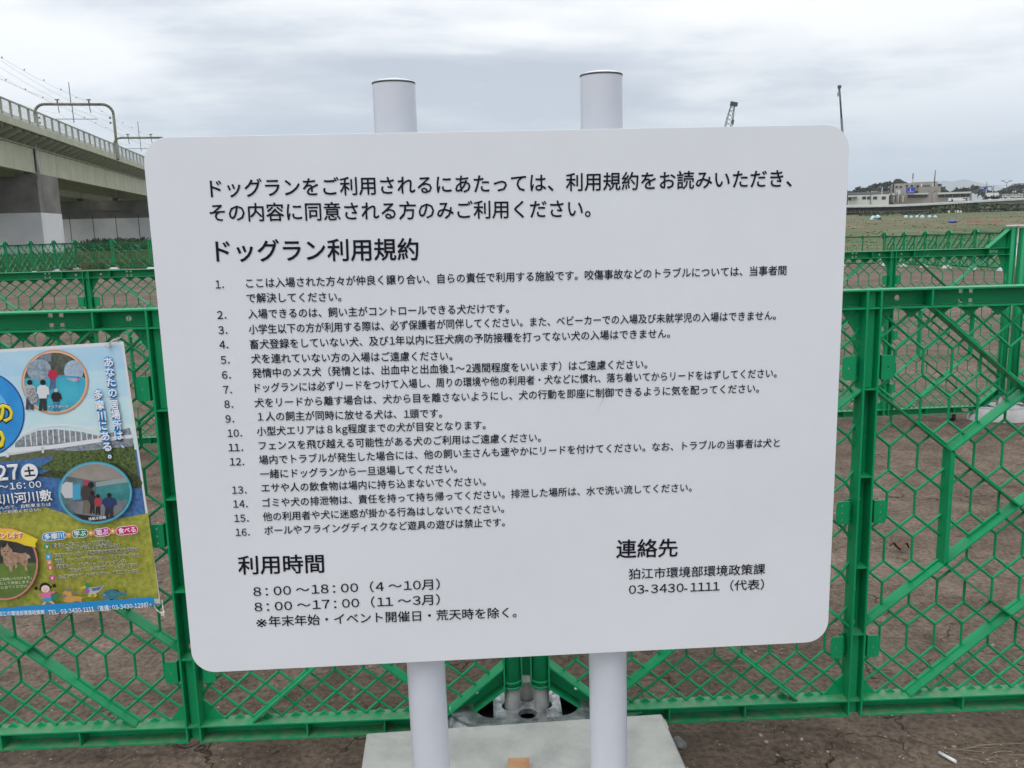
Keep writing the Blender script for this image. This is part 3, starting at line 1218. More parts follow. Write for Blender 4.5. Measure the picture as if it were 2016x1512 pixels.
def pcol(name, c, c2=None, sc=40):
    c = tuple(min(.86, v * 1.18) for v in c)
    c2 = tuple(min(.86, v * 1.18) for v in c2) if c2 else None
    return mat('print_' + name, c, 0.4, col2=c2, scale=sc, coat=0.15)


_pc = {}


def flat(name, pts, c, c2=None, sc=40, px=True, step=True, parent=None):
    key = (c, c2, sc)
    if key not in _pc:
        _pc[key] = pcol(name, c, c2, sc)
    if step: layer[0] += 0.00012
    P = [q2(*p) for p in pts] if px else pts
    me = bpy.data.meshes.new(name)
    me.from_pydata([(x, y, layer[0]) for x, y in P], [], [tuple(range(len(P)))])
    me.transform(QM)
    return link(name, me, parent or poster, True, _pc[key])


def clipl(P):     # keep prints on the sheet
    return P


pw = 0.515
me = MB()
# paper sheet with a faint curl, subdivided
nx, ny = 16, 22
vs = []
for j in range(ny + 1):
    for i in range(nx + 1):
        vs.append((-pw + pw * i / nx, -PH_ * j / ny, 0.0))
fs = [(j * (nx + 1) + i, j * (nx + 1) + i + 1, (j + 1) * (nx + 1) + i + 1, (j + 1) * (nx + 1) + i) for j in range(ny) for i in range(nx)]
me.add(vs, fs, True)
mm = me.mesh('sheet')
mm.transform(QM)
link('sheet', mm, poster, True, M_paper)
# usable print area (local metres)
mg = .0055
Lx = -pw + mg


def band(name, y0, y1, c, c2=None, sc=30):
    # y given in pixel rows at x=150, level with the sheet
    t0, t1 = q2(150, y0)[1], q2(150, y1)[1]
    return flat(name, [(Lx, t0), (-mg, t0), (-mg, t1), (Lx, t1)], c, c2, sc, px=False)


top_t, bot_t = -.008, -PH_ + .006
layer[0] += .00012
SK = [(0.36, 0.57, 0.74), (0.42, 0.62, 0.77), (0.48, 0.67, 0.79), (0.56, 0.72, 0.80)]
yy = [top_t, -.07, -.14, -.21, q2(150, 905)[1]]
for i in range(4):
    flat('sky_print', [(Lx, yy[i]), (-mg, yy[i]), (-mg, yy[i + 1]), (Lx, yy[i + 1])], SK[i], SK[min(3, i + 1)], 14, px=False, step=False)
band('river_print', 893, 1030, (0.03, 0.10, 0.27), (0.08, 0.19, 0.40), 110)
flat('far_bank_print', [(-40, 905), (95, 885), (150, 880), (150, 893), (95, 900), (-40, 915)], (0.07, 0.09, 0.045), (0.14, 0.15, 0.09), 90)
flat('meadow_print', [(-100, 1020), (0, 1008), (50, 1003), (90, 998), (140, 1015), (190, 1022), (240, 1020), (292, 1010), (313, 1178), (-120, 1210)], (0.42, 0.40, 0.07), (0.22, 0.25, 0.035), 70)
flat('tree_print', [(103, 905), (108, 892), (125, 888), (140, 882), (150, 886), (165, 884), (172, 868), (185, 864), (200, 868), (212, 878), (230, 874), (243, 864), (258, 860), (263, 872),
                    (272, 935), (276, 945), (240, 940), (200, 920), (180, 936), (140, 948), (120, 945), (100, 925), (72, 922)], (0.13, 0.18, 0.05), (0.02, 0.035, 0.012), 130)
flat('dark_bank_print', [(75, 935), (100, 925), (140, 930), (160, 948), (190, 912), (230, 912), (274, 938), (280, 950), (278, 962), (120, 942), (80, 938)], (0.018, 0.022, 0.012), (0.07, 0.09, 0.03), 130)
# arched bridge
arch = [(38, 862), (52, 851), (75, 842), (100, 838), (130, 837), (160, 841), (185, 848), (200, 858)]
flat('city_print', [(30, 884), (30, 872), (48, 858), (75, 848), (110, 845), (160, 850), (196, 858), (255, 842), (262, 862), (262, 878), (160, 888)], (0.10, 0.13, 0.16), (0.34, 0.36, 0.38), 110)
for a, b in zip(arch, arch[1:]):
    flat('arch_print', [(a[0], a[1] - 2), (b[0], b[1] - 2), (b[0], b[1] + 1.5), (a[0], a[1] + 1.5)], (0.68, 0.70, 0.72), step=False)
layer[0] += .00012
for i in range(14):
    x = 48 + i * 11
    ya = 837 + ((x - 122) / 85) ** 2 * 20
    flat('hanger_print', [(x, ya), (x + 2, ya), (x + 4, 878 - i * 1.0), (x + 2, 878 - i * 1.0)], (0.68, 0.70, 0.72), step=False)
flat('bridge_deck_print', [(15, 893), (15, 882), (100, 876), (200, 862), (262, 855), (262, 862), (200, 870), (125, 881), (60, 888)], (0.66, 0.68, 0.70))
flat('bridge_pier_print', [(82, 880), (87, 880), (87, 892), (83, 892)], (0.6, 0.62, 0.65), step=False)
flat('bridge_pier_print', [(12, 890), (18, 890), (18, 900), (12, 900)], (0.6, 0.62, 0.65), step=False)
# big blue title ball
flat('title_ball_edge', circle(-36, 815.5, 85, 48), (0.01, 0.05, 0.25))
flat('title_ball', circle(-36, 815.5, 82.5, 48), (0.02, 0.22, 0.55), (0.03, 0.30, 0.66), 12)
flat('title_ball_glow', [(-70, 745), (-20, 750), (12, 790), (16, 800), (-30, 800)], (0.12, 0.42, 0.72))


def ptext(s, xl, yl, xr, yr, size, c, bold=0.004, outline=None, ow=0.035, name='lettering'):
    if outline:
        key = (outline, None, 40)
        if key not in _pc: _pc[key] = pcol('o', outline)
        layer[0] += 0.00012
        print_line(s, xl, yl, xr, yr, size, trp, QA, QU, PN, poster, _pc[key], name + '_outline', ow, layer[0])
    key = (c, None, 40)
    if key not in _pc: _pc[key] = pcol('t', c)
    layer[0] += 0.00012
    return print_line(s, xl, yl, xr, yr, size, trp, QA, QU, PN, poster, _pc[key], name, bold, layer[0])


WHT = (0.82, 0.85, 0.87)
YEL = (0.75, 0.62, 0.02)
ptext('の', -12, 814, 27, 811, .058, YEL, .045, (0.012, 0.02, 0.10), .085, 'title')
ptext('り', -22, 866, 12, 863, .062, YEL, .055, (0.012, 0.02, 0.10), .095, 'title')
# round photo one: pool
flat('round_photo_ring', circle(108.9, 752, 66, 48, ry=63.5), (0.55, 0.27, 0.15))
flat('round_photo_ring', circle(108.9, 752, 63.5, 48, ry=61), (0.70, 0.42, 0.28))


def disc_clip(cx, cy, rx, ry, pts):
    o = []
    for x, y in pts:
        dx, dy = (x - cx) / rx, (y - cy) / ry
        r = math.hypot(dx, dy)
        if r > 1: dx, dy = dx / r, dy / r
        o.append((cx + dx * rx, cy + dy * ry))
    return o


def arc(cx, cy, rx, ry, a0, a1, n=20):
    return [(cx + rx * math.cos(R(a0 + (a1 - a0) * i / n)), cy + ry * math.sin(R(a0 + (a1 - a0) * i / n))) for i in range(n + 1)]


flat('pool_water_print', circle(108.9, 752, 60.5, 48, ry=58), (0.04, 0.34, 0.46), (0.06, 0.42, 0.54), 20)
flat('tree_backdrop_print', arc(108.9, 752, 60.5, 58, 187, 353) + [(165, 742), (130, 738), (60, 744)], (0.035, 0.045, 0.03), (0.12, 0.13, 0.10), 80)
flat('tower_print', [(78, 700), (90, 696), (102, 695), (102, 712), (78, 716)], (0.22, 0.26, 0.30), (0.12, 0.15, 0.18), 200)
flat('ball_print', circle(78, 728, 24, 28, ry=21), (0.32, 0.40, 0.46), (0.14, 0.20, 0.26), 130)
flat('ball_print', circle(146, 730, 19, 28, ry=21), (0.26, 0.34, 0.44), (0.40, 0.50, 0.58), 130)
flat('pool_rim_print', [(112, 738), (160, 741), (160, 745), (112, 742)], (0.05, 0.30, 0.52))


def person_print(x, y, h, shirt, hair=(0.012, 0.01, 0.012), legs=(0.05, 0.06, 0.09), wide=1.0):
    """small printed figure, head at (x, y), overall height h pixels"""
    w = h * .17 * wide
    flat('figure_print', [(x - w * .6, y + h * .55), (x + w * .6, y + h * .55), (x + w * .7, y + h), (x + w * .1, y + h), (x, y + h * .7), (x - w * .2, y + h), (x - w * .8, y + h)], legs)
    flat('figure_print', [(x - w * .5, y + h * .13), (x + w * .5, y + h * .13), (x + w * 1.1, y + h * .22), (x + w * 1.3, y + h * .45), (x + w * .8, y + h * .46), (x + w * .7, y + h * .58), (x - w * .7, y + h * .58), (x - w * .9, y + h * .44), (x - w * 1.2, y + h * .42), (x - w * 1.0, y + h * .20)], shirt)
    flat('figure_print', circle(x, y + h * .04, h * .095, 12), hair)


person_print(105, 722, 44, (0.42, 0.02, 0.06), (0.08, 0.05, 0.04), (0.08, 0.12, 0.22), 1.1)
person_print(155, 742, 12, (0.62, 0.10, 0.30), (0.03, 0.02, 0.02), (0.04, 0.34, 0.46))
person_print(60, 750, 56, (0.40, 0.40, 0.42), wide=1.1)
flat('shirt_pattern_print', [(53, 764), (72, 764), (76, 790), (64, 796), (54, 780)], (0.55, 0.55, 0.57), (0.04, 0.04, 0.05), 420)
person_print(86, 750, 58, (0.62, 0.62, 0.64), legs=(0.03, 0.03, 0.03), wide=1.05)
person_print(112, 766, 42, (0.015, 0.015, 0.018), (0.45, 0.46, 0.48), (0.05, 0.2, 0.35), 1.2)
ptext('アクアボール', 96, 801, 137, 799, .0088, WHT, .02, (0.03, 0.10, 0.25), .05)

# slogan in two upright columns
BL = (0.02, 0.23, 0.55)
for s, x, y in [('あ', 1165, 285), ('な', 1180, 390), ('た', 1190, 497), ('の', 1206, 610), ('居', 1222, 735), ('場', 1242, 840), ('所', 1257, 950), ('は', 1275, 1060),
                ('多', 1060, 630), ('摩', 1075, 740), ('川', 1092, 855), ('に', 1108, 960), ('あ', 1132, 1068), ('る', 1152, 1180)]:
    X, Y = x / 5.4, 660 + y / 5.4
    hw = 9.0 if s not in 'に' else 8.2
    ptext(s, X - hw, Y + .5, X + hw, Y - .8, .0262, WHT, .045, BL, .135, 'slogan')
ptext('、', 240, 873, 246, 872, .026, WHT, .045, BL, .135, 'slogan')
ptext('。', 214, 893, 222, 892, .026, WHT, .045, BL, .135, 'slogan')

# date block
ptext('27', -5, 930.5, 41, 926.5, .0500, WHT, .045, (0.02, 0.05, 0.14), .06, 'date')
ptext('10/', -72, 936, -8, 931.5, .0500, WHT, .045, None, name='date')
flat('day_disc', circle(61.5, 927.5, 16.6, 28, ry=16.6), WHT)
ptext('土', 51, 928, 72, 926, .0265, (0.02, 0.02, 0.03), .05, name='date')
ptext('10:00～16:00', -62, 961, 85, 951, .0225, WHT, .02, (0.02, 0.05, 0.14), .045, 'time')
ptext('多摩川河川敷', -40, 985, 106, 972.5, .0310, WHT, .025, (0.02, 0.05, 0.14), .05, 'place_name')
ptext('※駐車場はありませんので、自転車または', -84, 1004, 104, 990, .0105, WHT, .01, (0.02, 0.05, 0.14), .05)
ptext('公共交通機関をご利用ください。', -62, 1012, 84, 1000, .0105, WHT, .01, (0.02, 0.05, 0.14), .05)

# round photo two: tent
C2 = (191, 967.8)
flat('round_photo_ring', circle(*C2, 72.5, 52, ry=61.4), (0.05, 0.33, 0.45))
flat('round_photo_ring', circle(*C2, 69.5, 52, ry=58.6), (0.12, 0.44, 0.54))
flat('tent_scene_print', circle(*C2, 68, 52, ry=57), (0.06, 0.10, 0.11), (0.12, 0.19, 0.20), 40)
flat('tent_roof_print', arc(*C2, 68, 57, 215, 340) + [(235, 941), (190, 945)], (0.30, 0.27, 0.24), (0.24, 0.215, 0.19), 30)
flat('banner_print', [(192, 947), (252, 938), (256, 947), (193, 956)], (0.25, 0.33, 0.33))
flat('tank_print', [(193, 957), (257, 948), (257, 985), (194, 982)], (0.03, 0.17, 0.18), (0.06, 0.26, 0.27), 50)
flat('white_van_print', [(126, 952), (134, 946), (147, 948), (147, 978), (132, 978), (124, 966)], (0.50, 0.52, 0.54))
flat('blue_panel_print', [(147, 952), (162, 950), (163, 980), (147, 982)], (0.06, 0.32, 0.50))
flat('tent_floor_print', disc_clip(*C2, 67, 56, [(140, 985), (258, 984), (250, 1005), (228, 1020), (190, 1014), (160, 1012), (146, 1002)]), (0.20, 0.21, 0.23), (0.14, 0.15, 0.17), 30)
flat('tent_floor_print', disc_clip(*C2, 67, 56, [(150, 1008), (190, 1014), (226, 1020), (191, 1025), (165, 1020)]), (0.02, 0.02, 0.02))
person_print(174, 945, 64, (0.05, 0.045, 0.04), (0.35, 0.05, 0.10), (0.16, 0.13, 0.09), .9)
flat('figure_print', circle(183, 952, 6, 12), (0.015, 0.012, 0.012))
person_print(186, 966, 42, (0.03, 0.03, 0.04), legs=(0.02, 0.02, 0.02), wide=.9)
person_print(197, 972, 38, (0.35, 0.05, 0.06), legs=(0.02, 0.02, 0.02))
person_print(219, 970, 46, (0.02, 0.04, 0.12), legs=(0.03, 0.03, 0.04), wide=1.5)
ptext('移動水族館', 179, 1019, 213, 1015, .0088, WHT, .02, (0.03, 0.03, 0.03), .05)

# dog photo with ribbon
flat('round_photo_ring', circle(14, 1106, 66, 52, ry=71), (0.55, 0.20, 0.20))
flat('dog_photo_lawn', circle(14, 1106, 62.5, 52, ry=67.5), (0.13, 0.20, 0.04), (0.08, 0.14, 0.03), 35)
flat('dog_photo_backdrop', arc(14, 1106, 62.5, 67.5, 195, 358) + [(75, 1104), (-20, 1106)], (0.02, 0.022, 0.022), (0.05, 0.055, 0.05), 40)
FUR, FUR2 = (0.26, 0.13, 0.07), (0.42, 0.30, 0.22)
flat('dog_print', [(25, 1085), (32, 1083), (48, 1086), (56, 1084), (60, 1092), (60, 1102), (58, 1112), (60, 1120), (56, 1121), (52, 1110), (45, 1104), (38, 1104), (40, 1112), (36, 1116), (34, 1108), (30, 1110), (30, 1122), (24, 1123), (22, 1108), (14, 1100)], FUR, FUR2, 120)
flat('dog_tail_print', [(55, 1086), (62, 1088), (66, 1094), (60, 1096)], FUR2)
flat('dog_head_print', [(8, 1072), (11, 1076), (18, 1070), (20, 1065), (23, 1072), (30, 1078), (30, 1090), (22, 1098), (14, 1096), (8, 1088), (7, 1078)], FUR, FUR2, 160)
flat('dog_chest_print', [(12, 1092), (24, 1092), (28, 1102), (20, 1112), (13, 1104)], FUR2, FUR, 160)
for x, y in ((14, 1082), (21, 1082), (17, 1088)):
    flat('dog_feature_print', circle(x, y, 1.3, 8), (0.01, 0.01, 0.01), step=False)
layer[0] += .00012
flat('ribbon', [(-60, 1044), (-20, 1036), (0, 1036), (30, 1038), (55, 1046), (68, 1052), (80, 1058), (75, 1066), (76, 1074), (55, 1070), (40, 1064), (10, 1059), (-20, 1060), (-60, 1066)], (0.72, 0.42, 0.03), (0.72, 0.52, 0.05), 20)
flat('ribbon_fold', [(48, 1062), (62, 1052), (80, 1058), (75, 1066), (76, 1074)], (0.72, 0.58, 0.03))
ptext('ドッグランがオープンします', -88, 1054, 52, 1050, .0165, (0.62, 0.04, 0.05), .03, WHT, .09, 'ribbon_lettering')
LG = (0.55, 0.62, 0.42)
ptext('新しいドッグランがご利用いただけます。', -56, 1141, 68, 1132.5, .0088, LG, .01)
ptext('市の新たな取組みとして実施します。', -52, 1148.5, 66, 1140.5, .0088, LG, .01)
ptext('お気軽に遊びにきてください。', -36, 1156, 62, 1148.5, .0088, LG, .01)


def p2(x, y): return (x / 4.7235, 900 + y / 4.7235)


def pill(cx, cy, hw, hh, c, s, lbl='pill'):
    for g, cc in ((5, WHT), (0, c)):
        pts = []
        for a0, sx in ((-90, 1), (90, -1)):
            for i in range(9):
                t = R(a0 + 180 * i / 8)
                pts.append((cx + sx * (hw - hh) + (hh + g) * math.cos(t), cy - sx * (hw - hh) * .11 + (hh + g) * math.sin(t)))
        flat(lbl, [p2(*p) for p in pts], cc)
    w = hw - hh * .45
    l, r = p2(cx - w, cy + w * .10), p2(cx + w, cy - w * .10)
    ptext(s, l[0], l[1], r[0], r[1], .0165, WHT, .03, name='pill_lettering')


pill(530, 716, 108, 34, (0.02, 0.22, 0.55), '多摩川')
pill(770, 691, 70, 34, (0.01, 0.19, 0.10), '学ぶ')
pill(975, 678, 74, 34, (0.50, 0.02, 0.25), '遊ぶ')
pill(1203, 660, 98, 36, (0.55, 0.02, 0.16), '食べる')
for cx_, cy_ in ((666, 705), (870, 684), (1074, 667)):
    flat('link_disc', [p2(*p) for p in circle(cx_, cy_, 27, 20)], (0.70, 0.30, 0.06))
    if cx_ != 666:
        flat('link_disc', [p2(*p) for p in circle(cx_, cy_, 10, 14)], WHT)
l, r = p2(650, 706), p2(683, 704)
ptext('で', l[0], l[1], r[0], r[1], .0085, WHT, .03)
DK = (0.012, 0.014, 0.02)
for s, a, b, c, d in [('愛犬と一緒に！ わんわん運動会、', 515, 803, 1070, 762), ('お手入れ講座、愛犬譲渡会ほか', 637, 835, 1150, 795),
                      ('おさかないっぱい！ 葛西臨海水族園移動水族館ほか', 530, 892, 1318, 832), ('挑戦！ サッカーアトラクション、アクアボールほか', 540, 945, 1330, 882),
                      ('健康第一！ノルディックウォーキング、', 550, 995, 1205, 943), ('青空ヨガ、SUPヨガ、ドッグヨガほか', 668, 1030, 1313, 975),
                      ('水辺でランチ！ キッチンカー、水辺カフェほか', 567, 1091, 1327, 1028)]:
    l, r = p2(a, b), p2(c, d)
    ptext(s, l[0], l[1], r[0], r[1], .0118, DK, .015, (0.60, 0.62, 0.45), .06, 'programme_text')
for x, y, c in ((470, 806, (0.03, 0.24, 0.10)), (485, 900, (0.02, 0.30, 0.55)), (493, 950, (0.55, 0.22, 0.12)), (502, 1000, (0.58, 0.10, 0.07)), (520, 1095, (0.50, 0.02, 0.22))):
    flat('icon', [p2(*p) for p in rrect(x - 25, x + 25, y - 23, y + 23, 5, 2)], c)
    flat('icon_mark', [p2(*p) for p in circle(x, y + 4, 11, 10)] , (0.6, 0.62, 0.6))
    for k in (-1, 0, 1):
        flat('icon_mark', [p2(*p) for p in circle(x + k * 12, y - 10, 4, 6)], (0.6, 0.62, 0.6), step=False)
# running girl, puppy, duck, fish drawn along the foot
SKIN = (0.66, 0.42, 0.30)
flat('girl_hair', [p2(*p) for p in circle(455, 1182, 52, 20, ry=44)], (0.02, 0.012, 0.012))
for x, y in ((372, 1190), (540, 1168)):
    flat('girl_hair', [p2(*p) for p in circle(x, y, 18, 10)], (0.02, 0.012, 0.012), step=False)
    flat('girl_hair', [p2(*p) for p in circle(x + (34 if x < 400 else -30), y + 12, 10, 8)], (0.02, 0.012, 0.012), step=False)
flat('girl_face', [p2(*p) for p in circle(458, 1196, 40, 18, ry=34)], (0.72, 0.56, 0.50))
flat('girl_face', [p2(*p) for p in circle(458, 1212, 8, 8, ry=5)], (0.5, 0.08, 0.06))
for x in (444, 474):
    flat('girl_face', [p2(*p) for p in circle(x, 1194, 4, 8)], (0.02, 0.012, 0.012), step=False)
flat('girl_shirt', [p2(*p) for p in [(425, 1232), (500, 1222), (545, 1212), (548, 1230), (510, 1245), (512, 1275), (430, 1285), (428, 1258), (390, 1262), (384, 1248)]], (0.60, 0.16, 0.28))
flat('girl_skirt', [p2(*p) for p in [(430, 1283), (512, 1273), (530, 1310), (440, 1320)]], (0.05, 0.28, 0.52))
flat('girl_legs', [p2(*p) for p in [(445, 1316), (465, 1314), (450, 1345), (425, 1352), (425, 1338)]], SKIN)
flat('girl_legs', [p2(*p) for p in [(490, 1312), (520, 1308), (545, 1330), (530, 1340)]], SKIN)
flat('girl_bag', [p2(*p) for p in [(508, 1248), (572, 1240), (582, 1288), (515, 1302)]], (0.03, 0.20, 0.10))
PUP = (0.55, 0.30, 0.08)
flat('puppy_body', [p2(*p) for p in [(650, 1270), (700, 1258), (770, 1262), (808, 1275), (790, 1290), (795, 1318), (772, 1310), (740, 1308), (700, 1322), (650, 1318), (622, 1304), (640, 1290)]], PUP)
flat('puppy_head', [p2(*p) for p in circle(660, 1248, 42, 18, ry=40)], PUP)
for x, y in ((670, 1204), (728, 1228), (628, 1258)):
    flat('puppy_ear', [p2(*p) for p in circle(x, y, 26, 12, ry=15)], (0.20, 0.17, 0.17))
flat('duck_body', [p2(*p) for p in [(835, 1185), (880, 1180), (940, 1175), (1000, 1160), (985, 1185), (960, 1215), (920, 1240), (870, 1246), (830, 1225)]], (0.42, 0.43, 0.46))
flat('duck_wing', [p2(*p) for p in [(880, 1190), (935, 1180), (990, 1165), (955, 1205), (900, 1215)]], (0.10, 0.16, 0.28))
flat('duck_breast', [p2(*p) for p in circle(842, 1212, 26, 14)], (0.30, 0.12, 0.32))
flat('duck_head', [p2(*p) for p in circle(848, 1162, 27, 16)], (0.02, 0.25, 0.10))
flat('duck_bill', [p2(*p) for p in [(828, 1160), (790, 1184), (795, 1194), (835, 1182)]], (0.70, 0.48, 0.03))
flat('duck_feet', [p2(*p) for p in [(860, 1246), (880, 1246), (884, 1262), (846, 1268)]], (0.70, 0.48, 0.03))
flat('duck_feet', [p2(*p) for p in [(912, 1242), (928, 1238), (936, 1256), (908, 1272)]], (0.70, 0.48, 0.03), step=False)
flat('fish_body', [p2(*p) for p in [(970, 1252), (1000, 1222), (1050, 1200), (1110, 1205), (1160, 1228), (1190, 1222), (1212, 1200), (1205, 1235), (1218, 1256), (1180, 1248), (1140, 1268), (1080, 1290), (1010, 1282)]], (0.02, 0.12, 0.17), (0.06, 0.22, 0.28), 160)
flat('fish_fin', [p2(*p) for p in [(1050, 1285), (1090, 1288), (1080, 1302), (1065, 1300)]], (0.01, 0.04, 0.06))
flat('fish_fin', [p2(*p) for p in [(1060, 1196), (1130, 1200), (1150, 1222), (1100, 1206)]], (0.01, 0.04, 0.06))
flat('fish_eye', [p2(*p) for p in circle(1003, 1248, 6, 8)], (0.5, 0.5, 0.5))
# foot strip
t0 = q2(150, 1185)[1]
flat('foot_strip', [(Lx, bot_t + .023), (-mg, bot_t + .023), (-mg, bot_t), (Lx, bot_t)], (0.015, 0.24, 0.55), px=False)
l, r = p2(-330, 1438), p2(455, 1405)
ptext('お問い合わせ [平日] 狛江市環境部環境政策課', l[0], l[1], r[0], r[1], .0135, WHT, .015, name='contact_print')
l, r = p2(488, 1410), p2(1408, 1338)
ptext('TEL.03-3430-1111（直通：03-3430-1298）', l[0], l[1], r[0], r[1], .0160, WHT, .02, name='contact_print')
for x, y in ((215, 680), (0, 692), (303, 1183)):
    flat('eyelet', circle(x, y, 2.2, 10), (0.45, 0.46, 0.44))

# cable ties
tie = MB()


def on_poster(x, y, out=0.004):
    return onplane(x, y, trp, PN) - PN * out


def loop(pts, r=.0016):
    return [on_poster(x, y, o) for x, y, o in pts]


tie = MB()
tie.path(loop([(216, 680, .001), (219, 674, .008), (226, 669, .010), (232, 667, .002), (236, 664, -.02), (226, 664, -.03), (217, 672, -.02)]), .0014)
tie.obox(on_poster(215, 678, .008), QA, PN, QU, .0045, .003, .004)
tag(tie.build('cable_tie', M_tie), 'white cable tie at the top right corner of the poster', 'cable tie', 'cable ties holding the poster')
tie = MB()
tie.path(loop([(303, 1183, .001), (306, 1190, .010), (312, 1196, .014), (319, 1201, .016), (326, 1202, .016)]), .0016)
tie.path(loop([(316, 1184, -.01), (320, 1192, .0), (324, 1197, .010), (327, 1202, .016)]), .0016)
tie.obox(on_poster(325.5, 1203, .016), QA, PN, QU, .0045, .0035, .0045)
tie.obox(on_poster(327, 1208, .015), QA, PN, QU, .002, .001, .004)
tag(tie.build('cable_tie', M_tie), 'white cable tie dangling from the bottom right corner of the poster', 'cable tie', 'cable ties holding the poster')

# ------------------------------------------------------------------ small things on the soil
def blob(c, rx, ry, rz, seed, n=2, mt=M_stone, rot=0.0, jag=.25):
    bm = bmesh.new()
    bmesh.ops.create_icosphere(bm, subdivisions=n, radius=1)
    for v_ in bm.verts:
        k = 1 + jag * noise.noise(v_.co * 1.3 + Vector((seed, seed * 2, 0)))
        v_.co = v_.co * k
    me = bpy.data.meshes.new('stone')
    bm.to_mesh(me)
    bm.free()
    me.transform(Matrix.Translation(c) @ Matrix.Rotation(rot, 4, 'Z') @ Matrix.Diagonal((rx, ry, rz, 1)))
    me.polygons.foreach_set('use_smooth', [True] * len(me.polygons))
    me.materials.append(mt)
    return me


def gp(x, y, dz=0.0):
    z = ground_z(x, y) + soil_amp(x, y)
    return Vector((x, y, z + dz))


o = link('stone', blob(gp(.440, 2.215, .008), .017, .026, .014, 3, rot=.5, n=3))
tag(o, 'smooth dark grey river stone by the right edge of the concrete slab', 'stone')
for px_, py_, r_, lb in ((1325, 1410, .012, 'small pale pebble under the fence rail beside the slab corner'),
                         (1508, 1462, .007, 'small whitish pebble on bare soil right of the slab, under the middle of the fence'),
                         (1578, 1456, .006, 'tiny pale pebble farther right of the slab on the soil'),
                         (1630, 1482, .0055, 'tiny white pebble near the front edge right of the slab'),
                         (1497, 1449, .008, 'grey brown pebble among soil clods right of the slab')):
    p = at(px_, py_, z=.02)
    o = link('stone', blob(gp(p.x, p.y, .002), r_, r_ * .8, r_ * .6, px_, mt=M_chip, rot=px_))
    tag(o, lb, 'stone', 'pebbles in front of the fence')
# cigarette stub sized white stick
a, b = gp(1.129, 2.150, .008), gp(1.152, 2.105, .008)
o = MB().bar(a, b, .0045, n=12).build('cigarette_butt', M_paper)
tag(o, 'white cigarette butt lying on the soil at the bottom right', 'cigarette butt')
p = at(1770, 1082, z=.02)
lf = MB()
g = []
for i in range(7):
    for j in range(4):
        x = (i / 6 - .5) * .085
        y = (j / 3 - .5) * .045 * math.sin(math.pi * (i + .6) / 7.2)
        g.append((p.x + x, p.y + y, .028 + .016 * math.sin(i * 1.7) + .012 * abs(j - 1.5)))
lf.add(g, [(i * 4 + j, i * 4 + j + 1, (i + 1) * 4 + j + 1, (i + 1) * 4 + j) for i in range(6) for j in range(3)], True)
tag(lf.build('dry_leaf', M_leaf), 'curled dry brown leaf on the soil behind the right fence panel', 'leaf')

# gravel crumbs and straw: nobody could count them
gv, st = MB(), MB()
ico = [(0, 0, 1), (.9, 0, .1), (0, .9, .1), (-.9, 0, .1), (0, -.9, .1)]
for k in range(9000):
    y = 1.9 + (rnd.random() ** 1.3) * 6.5
    x = rnd.uniform(-.9, .9) * (y * .75)
    s = rnd.uniform(.0011, .0042) * (1 if rnd.random() < .95 else 2.2)
    a = rnd.random() * 6.28
    z = ground_z(x, y) + soil_amp(x, y)
    vs = []
    for vx, vy, vz in ico:
        q = rnd.uniform(.7, 1.2)
        vs.append((x + (vx * math.cos(a) - vy * math.sin(a)) * s * q, y + (vx * math.sin(a) + vy * math.cos(a)) * s * q, z - .0005 + vz * s * .6 * q))
    gv.add(vs, [(0, 1, 2), (0, 2, 3), (0, 3, 4), (0, 4, 1)])
tag(gv.build('gravel', M_chip), 'tiny pale crumbs and grit scattered over the bare soil', 'grit', kind='stuff')


cd = MB()
for k in range(420):
    y = 1.95 + rnd.random() ** 1.6 * 3.2
    x = rnd.uniform(-.85, .85) * y * .75
    s = rnd.uniform(.003, .008)
    if rnd.random() < .35: x, y, s = 0.66 + rnd.gauss(0, .05), 2.13 + rnd.gauss(0, .03), rnd.uniform(.002, .006)
    z = ground_z(x, y) + soil_amp(x, y)
    vs = []
    for vx, vy, vz in [(0, 0, 1), (1, 0, .2), (.3, .95, .3), (-.8, .6, .1), (-.8, -.6, .3), (.3, -.95, .1)]:
        q = rnd.uniform(.65, 1.25)
        vs.append((x + vx * s * q, y + vy * s * q, z - .0008 + vz * s * .7 * q))
    cd.add(vs, [(0, 1, 2), (0, 2, 3), (0, 3, 4), (0, 4, 5), (0, 5, 1)])
tag(cd.build('soil_crumbs', M_soil), 'loose clods of the same brown soil lying on the surface', 'clods', kind='stuff')


def straw(x, y, ln, a, bend):
    pts = []
    for i in range(5):
        t = i / 4
        aa = a + bend * t
        pts.append((x, y))
        x += ln / 4 * math.cos(aa)
        y += ln / 4 * math.sin(aa)
    P = [gp(px_, py_, .003 + .004 * math.sin(3.14 * i / 4)) for i, (px_, py_) in enumerate(pts)]
    for p_, q_ in zip(P, P[1:]):
        st.bar(p_, q_, .0009, n=3, caps=False, smooth=False)


for k in range(300):
    y = 1.95 + rnd.random() ** 1.5 * 5
    straw(rnd.uniform(-.8, .8) * y * .8, y, rnd.uniform(.01, .045), rnd.random() * 6.28, rnd.uniform(-1, 1))
for k in range(13):
    straw(rnd.uniform(1.14, 1.4), rnd.uniform(2.08, 2.2), rnd.uniform(.04, .11), rnd.uniform(-.35, .35), rnd.uniform(-.8, .8))
for k in range(40):
    straw(rnd.uniform(1.30, 1.75), rnd.uniform(3.9, 4.3), rnd.uniform(.02, .09), rnd.random() * 3, rnd.uniform(-1, 1))
for k in range(9):
    straw(rnd.uniform(.62, .95), rnd.uniform(2.5, 2.8), rnd.uniform(.05, .10), rnd.uniform(-.4, .4), rnd.uniform(-1, 1))
tag(st.build('straw', M_straw), 'thin dry straw and grass stems lying on the soil', 'straw', kind='stuff')

